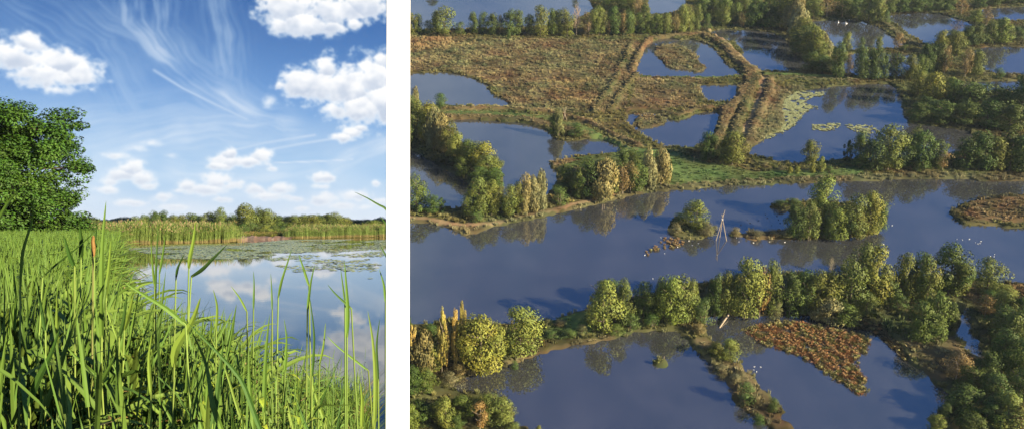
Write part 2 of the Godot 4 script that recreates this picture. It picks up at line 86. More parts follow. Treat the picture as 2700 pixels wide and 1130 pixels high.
# place, group, [right, up the slope, height, width, kind]
var TREES := [
	["in the row between far lake and brown marsh","trees between the far lake and the marsh",[[-52.0,205.3,11.2,5.9,1],[-48.6,206.0,10.3,5.1,0],[-43.4,207.6,6.6,5.9,6],[-39.3,205.3,11.4,4.3,2],[-34.8,202.9,13.4,11.3,1],[-26.5,205.3,6.2,5.5,6],[-19.7,206.0,10.3,5.1,1],[-14.7,206.0,10.3,5.9,0],[-9.8,203.7,10.3,7.0,0],[-6.3,203.7,9.3,3.1,4],[-1.0,201.4,12.3,7.8,0],[2.9,202.2,12.7,7.0,0],[8.8,203.7,10.3,5.9,0],[14.5,199.9,16.3,8.5,1],[20.5,202.2,12.3,5.8,1],[23.4,202.9,12.3,5.5,1],[28.2,200.6,13.9,8.5,1],[33.3,204.5,13.6,6.3,9],[38.1,202.9,11.5,4.7,4],[39.6,202.2,10.3,3.5,9],[42.0,202.9,12.3,5.9,1],[45.0,203.7,14.8,6.7,1],[49.9,203.7,8.2,3.9,4],[52.8,203.7,13.4,7.8,0],[57.5,202.2,12.7,4.3,4],[59.1,203.7,12.8,7.8,0],[-1.3,196.1,5.1,2.7,6]]],
	["behind the oval-island pond","trees behind the oval-island pond",[[61.2,205.3,10.3,4.7,1],[66.9,206.0,10.8,5.9,1],[70.4,206.0,9.3,5.1,1],[74.7,206.0,9.9,7.9,1],[79.6,206.0,9.9,6.7,1],[84.6,206.0,9.3,4.7,4],[88.8,207.6,13.3,7.1,2],[92.5,209.2,13.8,5.9,1],[97.7,212.4,13.6,5.2,1],[103.9,217.2,7.6,4.8,6]]],
	["in the wood at the head of the shaded pond","trees of the far wood",[[106.7,243.2,12.4,10.7,0],[113.7,246.0,10.2,8.6,0],[117.9,236.9,12.2,9.3,1],[113.2,222.2,9.7,8.2,1],[122.1,229.0,10.5,7.0,1],[122.5,218.9,7.5,4.0,4],[134.6,255.4,9.2,8.8,1],[128.5,218.9,12.8,10.1,0],[133.6,218.9,12.8,10.1,0],[139.1,217.2,12.7,10.1,0],[129.1,272.4,10.7,9.1,0],[142.0,262.3,10.5,11.1,0],[118.5,275.5,9.6,10.0,0],[139.6,286.2,9.8,10.2,1],[153.4,270.3,10.7,9.9,1],[153.8,250.7,11.4,9.5,0]]],
	["on the far spit beyond the marsh tree row","trees on the far spit",[[64.4,262.3,7.5,8.9,0],[56.8,264.3,7.0,8.9,0],[50.1,270.3,6.2,6.8,0],[71.2,248.8,9.5,6.0,4],[68.1,254.5,8.3,6.6,1],[75.1,246.0,6.8,5.6,0],[62.4,282.9,6.3,8.3,0],[71.4,280.8,6.3,8.3,0],[40.1,293.9,6.0,5.2,6],[-49.6,293.9,4.0,7.1,6]]],
	["in the belt between shaded pond and swan pond","trees between shaded pond and swan pond",[[145.7,215.6,16.5,12.1,1],[147.5,210.8,16.7,11.1,3],[144.5,196.1,14.2,9.6,3],[141.5,181.8,13.7,10.4,1],[139.4,167.7,13.2,10.8,0],[138.9,158.8,13.8,10.5,1],[140.6,155.7,9.5,8.7,1],[144.5,158.8,10.2,7.0,3],[132.3,141.0,8.8,8.4,0],[135.4,137.7,8.0,8.3,0],[135.4,170.3,9.5,7.2,0]]],
	["standing behind the swan pond and the brown pond","trees behind the swan and brown ponds",[[163.2,243.2,10.3,10.7,1],[169.0,241.4,10.7,10.6,1],[177.1,243.2,10.8,12.8,4],[185.6,243.2,10.8,10.7,0],[193.8,245.0,10.4,10.7,0],[196.0,232.5,14.0,10.4,1],[199.5,229.0,13.1,8.3,1],[203.1,227.3,6.5,4.1,6],[217.5,252.6,9.2,6.5,1],[223.9,254.5,8.7,8.7,0],[232.4,256.4,8.3,11.0,0],[240.0,258.3,7.9,8.8,0],[247.5,260.3,7.4,8.8,0],[254.2,260.3,7.4,8.8,0],[255.8,248.8,10.0,5.6,4],[275.2,266.3,6.6,8.9,0],[287.6,272.4,5.7,9.1,0],[301.5,278.7,5.8,10.1,0],[310.8,280.8,5.8,9.2,0],[214.3,270.3,7.1,9.9,0],[192.5,272.4,8.6,11.3,0],[175.8,276.6,8.2,11.4,1]]],
	["on the narrow bank below the swan pond","trees on the bank below the swan pond",[[161.4,174.3,9.2,4.0,2],[166.7,171.6,7.2,3.6,6],[178.3,178.3,5.8,2.9,2],[187.2,177.0,7.0,5.1,4],[189.1,174.9,3.1,4.7,6]]],
	["in the wood along the floating-leaf pond's far shore","trees along the floating-leaf pond's far shore",[[138.5,129.0,14.7,6.5,0],[143.4,129.0,10.6,4.2,4],[148.6,128.0,12.9,6.5,0],[152.3,129.0,13.6,6.5,0],[155.1,128.0,13.6,5.8,0],[159.1,129.0,11.3,5.8,0],[163.7,129.0,10.6,6.5,0],[169.6,128.0,10.5,6.5,1],[174.7,129.0,10.6,5.8,1]]],
	["between the swan pond and the reed-edged pond","trees between swan pond and reed-edged pond",[[180.9,137.7,12.2,6.6,0],[187.0,139.9,13.4,8.3,0],[188.0,135.5,12.5,4.3,4],[208.9,165.1,11.3,8.9,1],[209.7,179.7,7.8,6.7,2],[214.4,179.7,8.2,6.7,1],[223.3,182.5,9.0,7.4,0],[227.3,182.5,9.0,7.4,0],[236.0,185.3,11.0,5.6,1],[242.4,186.7,12.7,9.4,2],[254.9,222.2,9.4,5.3,4],[253.8,230.7,7.4,8.3,2],[195.3,132.2,12.0,4.9,4],[200.0,133.3,11.0,6.6,1],[209.0,131.2,4.5,4.9,6],[204.0,133.3,2.4,3.9,7],[254.3,193.9,6.0,7.6,6],[214.5,132.2,2.1,4.9,7]]],
	["in the dense wood beside the floating-leaf pond","trees of the wood beside the floating-leaf pond",[[163.3,108.1,9.6,7.0,1],[161.7,94.2,12.3,9.4,2],[172.2,101.7,9.5,7.5,2],[168.2,91.2,10.7,8.7,0],[171.3,86.2,11.4,10.0,0],[176.6,85.3,11.4,10.0,0],[182.3,82.9,11.9,11.3,0],[187.0,78.9,13.2,11.2,0],[155.4,85.8,6.9,8.6,0],[156.5,76.6,8.2,9.7,0],[163.6,74.3,8.1,9.6,0],[170.5,72.0,8.9,9.5,0],[176.5,68.3,10.2,9.4,0],[149.0,77.8,7.3,7.0,0],[200.2,98.5,10.9,8.9,0]]],
	["in the tall row along the long lake's north bank","trees along the long lake's north bank",[[107.7,39.9,7.4,2.4,8],[110.6,37.5,11.7,7.3,1],[113.9,35.2,10.3,7.2,0],[118.9,35.7,12.9,9.6,1],[124.0,36.3,10.9,6.0,0],[129.2,41.7,10.9,4.9,1],[129.7,35.7,11.6,8.4,0],[135.1,36.9,9.1,7.2,0],[143.2,36.3,9.6,7.2,0],[147.7,35.7,12.6,9.6,0],[151.9,34.6,11.1,6.0,1],[156.7,34.6,12.0,9.6,0],[160.2,33.4,11.9,8.3,0]]],
	["low on the bank before the long lake's tree row","bushes and small trees on the north bank",[[127.1,34.0,3.5,2.6,6],[136.3,35.7,5.6,5.5,4],[115.1,35.2,3.3,3.6,6],[118.9,36.3,3.2,3.1,2],[96.8,33.4,4.8,2.6,2],[94.2,32.9,2.8,1.7,2],[86.8,32.3,2.2,1.7,2],[89.4,32.9,2.3,1.7,2],[99.5,33.4,2.0,2.6,6],[85.1,35.2,1.5,2.6,7],[80.8,36.9,1.8,3.1,7]]],
	["standing alone beside the floating-leaf pond's near shore","",[[95.5,39.3,8.5,5.8,1]]],
	["at the foot of the rutted track","trees at the foot of the track",[[63.4,42.3,9.1,5.7,0],[66.9,46.6,6.8,3.8,0],[70.6,39.3,10.5,7.3,1],[69.2,42.3,6.7,4.9,1]]],
	["in the belt between shrub-islet pond and narrow shaded pond","trees between shrub-islet pond and narrow shaded pond",[[-36.5,87.0,8.4,3.7,3],[-36.4,74.3,11.0,6.9,1],[-33.1,63.3,12.8,7.9,1],[-29.3,57.8,12.6,7.8,2],[-26.2,52.4,12.8,6.4,3],[-23.1,50.5,10.9,6.3,3],[-20.2,45.4,11.3,6.2,1],[-17.6,41.1,9.3,6.1,2],[-14.0,39.3,7.9,6.1,1],[-12.1,33.4,9.0,7.1,0],[-9.3,33.4,9.8,8.6,2],[-7.5,27.8,7.6,7.0,1],[-4.6,30.1,6.4,4.7,1],[-10.1,23.0,6.3,6.9,0],[-5.5,22.0,6.2,5.7,0],[-34.8,55.1,8.1,6.4,0],[-15.6,30.6,6.2,5.2,0]]],
	["beside the curved pond below the marsh","",[[-26.8,90.7,6.1,6.4,6]]],
	["on the dike between narrow shaded pond and long lake","trees on the dike above the long lake",[[-26.7,6.3,9.9,6.4,1],[-22.4,5.8,5.1,4.3,0],[-19.8,6.3,4.3,2.1,8],[-12.2,4.0,6.9,3.8,1],[-9.0,4.0,11.4,5.3,1],[-5.8,4.9,9.2,5.3,1],[-9.9,1.3,2.9,4.2,6],[-0.5,4.4,8.3,4.9,1],[1.7,5.8,8.1,4.3,1],[3.8,5.8,10.3,4.7,3],[6.0,7.2,9.0,4.3,3],[8.3,7.7,9.7,3.9,3]]],
	["on the green peninsula above the long lake","trees on the green peninsula",[[13.6,11.4,5.7,5.5,6],[16.1,20.4,7.4,5.7,0],[19.0,14.9,8.4,4.0,1],[22.0,15.3,10.7,6.7,0],[26.7,14.4,10.7,7.7,3],[29.4,18.4,7.3,4.5,1],[32.8,18.4,7.8,4.5,4],[35.2,19.4,9.0,5.6,4],[37.5,19.9,8.6,6.8,0],[41.4,23.0,9.9,4.6,3],[45.1,24.6,10.2,5.1,3],[37.7,34.0,6.5,6.0,0],[33.6,26.2,10.0,5.8,0],[24.7,30.1,4.9,4.7,1]]],
	["on the willow islet beside the pole tripod","plants on the willow islet",[[49.7,-3.4,8.0,6.4,2],[44.1,-5.9,3.4,3.6,7],[51.8,-6.4,3.8,4.7,7],[46.8,1.3,2.2,4.2,6],[54.9,-3.0,1.5,2.1,7]]],
	["on its own islet beside the pole tripod","",[[59.4,-6.8,2.6,3.4,7]]],
	["on the wooded island in the long lake","trees on the wooded island",[[86.0,0.4,11.9,7.5,2],[78.4,-8.4,9.7,5.0,1],[74.9,-8.0,9.1,5.0,0],[85.4,-8.4,8.7,5.6,2],[90.1,-6.8,11.1,7.3,1],[95.5,-5.9,12.2,5.9,2],[91.6,-8.0,7.6,5.0,1],[83.9,-8.0,6.6,4.0,0],[75.8,-8.4,4.4,2.0,8],[98.7,-4.3,8.0,4.1,1]]],
	["low on the wooded island's western arm","bushes on the island's arm",[[77.2,10.5,1.6,4.4,6],[80.8,11.4,1.8,4.4,6],[65.5,-7.2,1.7,4.0,7],[69.7,-6.8,1.7,4.4,7],[72.5,-7.6,1.5,3.6,7]]],
	["on the near bank before the long lake's west end","trees on the near bank's west end",[[-14.0,-62.7,13.1,1.8,5],[-13.0,-62.4,10.6,1.0,5],[-11.5,-61.7,12.0,1.4,5],[-9.8,-61.7,13.5,1.4,5],[-19.9,-62.2,10.4,2.1,5],[-17.5,-62.5,7.4,4.6,3],[-15.9,-62.0,5.8,3.0,2],[-22.9,-47.2,2.3,2.5,0],[-6.2,-62.4,11.5,8.5,2],[1.4,-56.7,10.6,8.3,2],[-3.1,-59.0,8.2,4.7,2],[-19.1,-54.6,3.3,4.0,0],[-17.1,-50.7,2.6,4.1,6]]],
	["low on the tiny-islet pond's west shore","bushes on the tiny-islet pond's west shore",[[-11.8,-65.6,2.4,4.5,7],[-16.9,-68.1,4.8,4.4,1],[-19.1,-69.1,5.5,3.6,0],[0.5,-60.8,1.8,1.8,6],[-10.6,-63.1,1.9,3.0,7],[5.3,-49.4,1.7,3.3,6],[8.5,-51.0,1.5,2.9,6],[12.2,-50.7,1.7,3.3,6],[10.8,-46.9,1.4,3.0,7],[7.5,-46.7,1.6,2.8,7],[15.1,-49.4,1.9,2.5,7]]],
	["in the clump at the tiny-islet pond's southwest corner","trees at the tiny-islet pond's southwest corner",[[-18.2,-78.8,5.1,2.7,2],[-16.7,-77.1,4.5,4.2,0],[-12.0,-78.6,6.1,3.3,2],[-9.1,-75.5,4.6,4.2,1],[-5.8,-78.8,5.8,3.2,4],[-4.2,-76.5,5.6,4.9,1],[-1.7,-77.5,5.2,4.2,1],[-7.1,-73.9,3.4,4.2,1],[-13.9,-75.3,3.1,3.5,0],[4.8,-79.8,2.0,1.6,2],[0.1,-79.6,2.3,2.7,1],[-19.0,-74.9,3.0,2.8,0],[-10.3,-78.8,2.9,3.4,0]]],
	["in the wood between long lake and tiny-islet pond","trees between long lake and tiny-islet pond",[[19.6,-49.7,11.4,7.8,2],[24.2,-47.2,10.3,4.1,1],[22.4,-37.9,5.9,6.1,0],[29.2,-44.1,7.8,4.7,1],[32.7,-44.7,9.9,3.4,1],[34.7,-46.1,11.2,5.8,2],[37.7,-45.8,10.7,5.8,1],[39.7,-44.4,8.7,3.4,1],[42.0,-45.3,5.5,4.2,6],[25.6,-47.8,3.5,4.1,6],[30.6,-47.2,3.1,3.8,6],[22.1,-49.4,2.1,3.6,6]]],
	["in the wood above the tussock pond","trees above the tussock pond",[[45.3,-43.0,10.0,3.7,0],[47.5,-42.7,10.4,4.2,1],[51.8,-43.3,12.6,7.8,2],[55.3,-43.0,11.6,4.2,4],[57.9,-42.7,12.7,3.7,1],[58.6,-43.3,4.1,3.4,7],[62.0,-43.0,10.9,5.1,0],[65.5,-42.4,10.4,5.1,0],[68.0,-43.0,10.0,5.9,1],[71.3,-41.8,9.3,5.1,1],[50.9,-37.9,7.3,4.4,0],[56.1,-36.4,6.5,4.4,0]]],
	["in the tall wood on the lake's south shore","trees on the lake's south shore",[[75.1,-43.0,12.7,5.9,1],[79.3,-38.8,13.9,5.2,1],[82.4,-38.8,13.9,6.9,2],[85.0,-38.8,9.3,4.3,1],[90.1,-37.3,11.6,5.2,1],[93.6,-37.3,11.2,5.2,1],[94.3,-39.4,10.2,5.2,1],[101.8,-34.8,12.3,7.2,1],[103.3,-35.5,8.5,4.4,1],[69.5,-45.3,5.5,6.7,3],[73.3,-46.1,4.6,5.8,1],[78.6,-43.8,5.5,4.2,1],[85.4,-40.0,6.5,4.3,0],[77.8,-25.9,4.7,2.0,9],[87.4,-40.9,3.6,4.3,6]]],
	["standing apart on the lake's southeast shore","",[[111.2,-33.9,8.2,7.1,1]]],
	["on the marshy islet beside the creek","trees on the marshy islet",[[85.8,-53.1,9.8,4.8,1],[89.4,-52.6,10.7,5.0,1],[87.6,-53.1,7.8,4.0,0],[95.3,-47.5,5.4,3.3,0]]],
	["alone on the rusty flat below the marshy islet","",[[87.6,-64.9,6.3,5.4,4]]],
	["in the wood on the east bank of the creek","trees east of the creek",[[105.4,-43.3,5.0,5.1,4],[108.5,-44.7,6.4,5.0,1],[111.0,-46.1,6.3,5.0,0],[104.5,-50.2,6.2,5.7,0],[103.9,-55.4,7.7,6.3,1],[107.8,-52.8,6.9,4.8,0],[98.7,-61.5,7.4,5.3,0],[100.4,-63.8,8.1,6.0,1],[93.7,-64.9,5.7,4.5,0],[88.9,-68.3,4.8,5.9,0],[91.5,-71.5,6.2,5.8,0],[95.8,-71.5,7.0,5.0,0],[113.6,-37.3,3.9,5.2,2],[109.3,-38.8,3.3,4.3,6]]],
	["in the corner wood below the tussock pond","trees of the corner wood",[[84.1,-74.5,5.3,6.4,0],[87.2,-76.5,5.3,5.6,0],[89.4,-78.8,7.1,6.2,2],[91.7,-79.6,5.9,4.1,4],[77.0,-78.8,3.2,3.4,2],[79.9,-75.5,3.1,2.1,0],[82.5,-79.8,4.3,4.8,0]]],
	["on the causeway between tiny-islet pond and tussock pond","bushes on the causeway",[[41.2,-55.9,2.2,2.8,7],[41.8,-58.1,3.8,3.1,1],[44.4,-58.6,4.4,4.0,2],[44.1,-71.2,4.4,3.9,6],[49.1,-73.7,2.5,2.6,6],[40.2,-49.7,2.2,2.9,7],[42.0,-62.7,1.8,2.3,7],[43.7,-65.6,1.7,2.5,7],[46.3,-72.1,2.0,2.1,7],[45.6,-76.3,1.8,2.8,6],[46.0,-67.6,1.6,2.4,7],[45.4,-64.3,1.4,2.3,7]]],
	["on the shrub islet in the shrub-islet pond","plants on the shrub islet",[[16.4,63.7,8.4,4.2,3],[22.6,64.0,4.5,7.2,6],[14.4,64.7,7.0,3.5,0],[25.2,63.3,2.2,4.0,7]]],
]
var COOTS := [[62.8,1.6],[62.8,-0.2],[65.5,2.9],[65.6,0.9],[68.3,2.3],[71.3,3.8],[71.2,1.8],[71.2,-0.2],[74.3,4.9],[74.1,2.9],[73.9,0.9],[71.4,6.0],[65.9,-1.6]]
var GULLS := [[39.7,-7.4],[33.9,-16.3],[46.7,-9.0],[47.1,-11.3],[48.9,-10.3],[43.1,-12.2],[59.7,-7.4],[59.8,-9.4],[63.5,-10.0],[67.9,-9.4],[71.8,-9.7],[39.1,-15.4],[34.1,-27.5]]
var GULLS_EAST := [[104.2,-0.5],[97.0,-13.0],[97.0,-13.8],[97.3,-10.8],[118.0,-8.0],[119.2,-8.5],[121.3,-8.0],[121.9,-9.8],[122.2,-10.5],[122.9,-10.3],[123.7,-9.2],[123.4,-15.9],[122.6,-17.2],[121.8,-16.9]]
var GULLS_NEAR := [[49.2,-60.4],[50.5,-60.5],[48.8,-61.4],[49.2,-61.9]]
var SWANS := [[179.7,232.5],[183.1,229.8],[187.7,237.8]]
var TUSSOCK_BED := PackedVector2Array([Vector2(50.4,-47.6),Vector2(54.8,-46.1),Vector2(59.5,-45.1),Vector2(62.8,-45.1),Vector2(68.5,-46.7),Vector2(72.5,-48.2),Vector2(75.9,-50.2),Vector2(76.0,-52.2),Vector2(73.6,-55.9),Vector2(69.7,-58.7),Vector2(70.0,-60.9),Vector2(70.0,-65.2),Vector2(68.6,-67.7),Vector2(67.0,-68.9),Vector2(66.1,-66.4),Vector2(64.0,-64.8),Vector2(63.9,-62.3),Vector2(62.7,-61.4),Vector2(61.7,-59.6),Vector2(60.3,-57.2),Vector2(57.8,-55.9),Vector2(53.6,-52.6)])
var SPIT_BED := PackedVector2Array([Vector2(34.9,-14.1),Vector2(38.5,-9.6),Vector2(41.5,-7.4),Vector2(43.3,-8.4),Vector2(45.5,-10.4),Vector2(45.3,-11.6),Vector2(40.4,-13.5),Vector2(38.9,-12.4),Vector2(36.2,-15.5),Vector2(34.8,-16.2)])
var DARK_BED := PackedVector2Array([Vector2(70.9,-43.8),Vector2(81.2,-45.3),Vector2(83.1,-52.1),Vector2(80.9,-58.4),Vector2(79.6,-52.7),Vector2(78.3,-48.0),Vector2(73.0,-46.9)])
var FLOATING_BEDS := [PackedVector2Array([Vector2(108.2,110.0),Vector2(118.6,115.8),Vector2(122.8,110.0),Vector2(113.5,100.8),Vector2(117.4,95.0),Vector2(109.1,87.8),Vector2(102.2,75.8),Vector2(94.1,67.6),Vector2(88.0,62.6),Vector2(88.7,67.6),Vector2(100.5,87.8)]),PackedVector2Array([Vector2(110.5,75.8),Vector2(118.8,77.8),Vector2(118.3,73.9),Vector2(110.8,69.1),Vector2(109.1,72.0)]),PackedVector2Array([Vector2(122.6,76.6),Vector2(130.9,75.1),Vector2(130.4,70.2),Vector2(125.7,67.6),Vector2(122.5,71.3)]),PackedVector2Array([Vector2(120.4,111.9),Vector2(127.9,114.8),Vector2(125.5,109.1),Vector2(119.8,108.1)])]
var SLOPE_OUTLINE := PackedVector2Array([Vector2(-19.8,-84.7),Vector2(99.6,-84.7),Vector2(422.5,391.1),Vector2(-83.9,391.1)])
const TRIPOD := Vector2(55.30,-8.61)
const SMALL_TRIPOD := Vector2(19.63,80.52)
const LOG_A := Vector2(45.54,-46.94)
const LOG_B := Vector2(48.31,-43.26)
const STAKE_A := Vector2(25.71,8.83)
const STAKE_B := Vector2(26.30,9.30)
const STAKE_C := Vector2(58.94,41.68)
const ISLET_STAKE := Vector2(31.20,-58.38)
# clouds: bearing, height, half width, half height in degrees, strength
var PUFFS := [[-33.70,10.60,1.51,1.11,1.00],[-33.00,11.59,0.82,0.72,1.00],[-31.10,10.54,1.33,1.08,1.00],[-30.01,9.92,1.36,0.91,1.00],[-32.05,9.60,2.20,0.92,1.00],[-31.41,8.74,0.89,0.37,0.70],[-16.73,15.60,2.14,1.24,1.00],[-17.40,14.24,0.96,0.70,0.90],[-15.65,14.63,1.68,1.07,1.00],[-13.47,15.56,2.62,1.39,1.00],[-11.10,16.23,2.10,1.23,1.00],[-13.74,14.43,1.38,0.67,0.90],[-12.08,14.84,0.84,0.55,0.80],[-15.64,10.28,1.78,1.19,1.00],[-14.01,11.50,1.15,1.03,1.00],[-14.27,10.18,2.30,1.51,1.00],[-12.34,10.20,2.06,1.90,1.00],[-10.52,10.82,1.80,1.80,1.00],[-9.76,12.28,0.96,0.81,1.00],[-11.22,8.71,2.36,1.30,1.00],[-13.31,8.45,1.10,0.91,0.90],[-9.95,9.30,1.81,1.93,1.00],[-17.38,10.10,0.32,0.35,0.80],[-18.09,8.85,0.63,0.70,0.45],[-27.05,3.81,0.79,0.66,1.00],[-27.74,3.27,0.91,0.50,1.00],[-26.47,3.12,0.75,0.62,1.00],[-25.95,2.61,0.57,0.36,0.90],[-28.30,2.87,0.68,0.35,0.70],[-28.48,2.35,0.86,0.30,0.80],[-20.61,4.51,1.63,0.51,1.00],[-20.74,4.94,0.56,0.50,1.00],[-18.54,4.90,0.79,0.58,1.00],[-19.45,4.49,1.40,0.43,1.00],[-21.37,4.19,0.86,0.33,1.00],[-17.86,4.04,0.37,0.20,0.70],[-23.60,2.72,0.73,0.40,1.00],[-21.61,3.08,1.01,0.58,1.00],[-22.36,2.47,1.59,0.44,0.90],[-20.55,2.78,0.82,0.39,0.90],[-24.08,2.39,0.44,0.21,0.80],[-19.05,2.53,0.73,0.40,1.00],[-17.21,2.61,0.96,0.44,1.00],[-18.00,2.10,1.42,0.35,0.80],[-16.09,1.87,0.54,0.24,0.80],[-12.05,6.86,1.03,0.52,1.00],[-12.75,6.51,0.83,0.43,1.00],[-11.44,7.16,0.73,0.31,0.90],[-14.25,3.44,0.85,0.39,1.00],[-14.39,2.82,0.71,0.24,0.60],[-10.36,3.06,0.34,0.25,0.80],[-14.25,1.89,0.99,0.51,1.00],[-11.76,2.19,1.06,0.46,0.90],[-12.87,1.42,1.16,0.30,0.70],[-15.74,1.18,0.59,0.24,0.70],[-27.15,1.45,0.97,0.25,0.80],[-25.04,1.90,0.86,0.32,0.80],[-24.32,1.22,1.02,0.24,0.70],[-21.10,1.79,0.71,0.22,0.70],[-10.08,1.72,0.90,0.31,0.80],[-11.20,1.31,0.73,0.22,0.60],[-25.78,5.59,0.66,0.29,0.55],[-26.52,5.20,0.61,0.26,0.50],[-28.04,4.62,1.18,0.27,0.55],[-24.58,4.81,0.60,0.24,0.40]]
var CIRRUS := [[0.26,2.34,[[-25.10,12.28],[-21.90,9.70],[-17.76,7.23]]],[0.22,2.86,[[-29.22,6.63],[-23.87,7.73],[-18.29,6.66]]],[0.50,1.14,[[-27.01,15.53],[-27.04,13.57],[-25.93,11.69],[-23.39,10.25],[-20.37,8.73],[-17.50,7.38]]],[0.34,1.82,[[-25.12,15.77],[-25.35,13.26],[-23.40,10.63],[-19.86,8.22]]],[0.30,1.66,[[-21.68,16.16],[-21.11,12.90],[-20.89,10.03],[-19.86,8.49]]],[0.25,1.56,[[-29.27,14.26],[-26.76,12.61],[-24.13,11.09]]],[0.36,1.82,[[-27.41,5.46],[-24.59,6.51],[-20.88,7.10],[-17.23,7.25]]],[0.55,0.13,[[-25.69,10.57],[-23.88,9.51],[-21.89,8.59],[-19.59,7.56]]],[0.80,0.06,[[-17.75,4.48],[-15.61,4.62],[-12.05,4.86]]],[0.45,0.10,[[-21.12,5.15],[-18.28,5.95],[-14.81,6.62]]],[0.45,0.10,[[-18.54,5.34],[-15.62,5.98],[-12.89,6.50]]],[0.35,1.04,[[-13.43,4.30],[-11.21,5.47],[-8.96,6.36]]],[0.25,1.30,[[-24.33,4.29],[-19.83,3.61],[-15.61,3.97]]],[0.24,2.34,[[-32.50,13.81],[-29.26,11.84],[-27.43,8.53]]]]
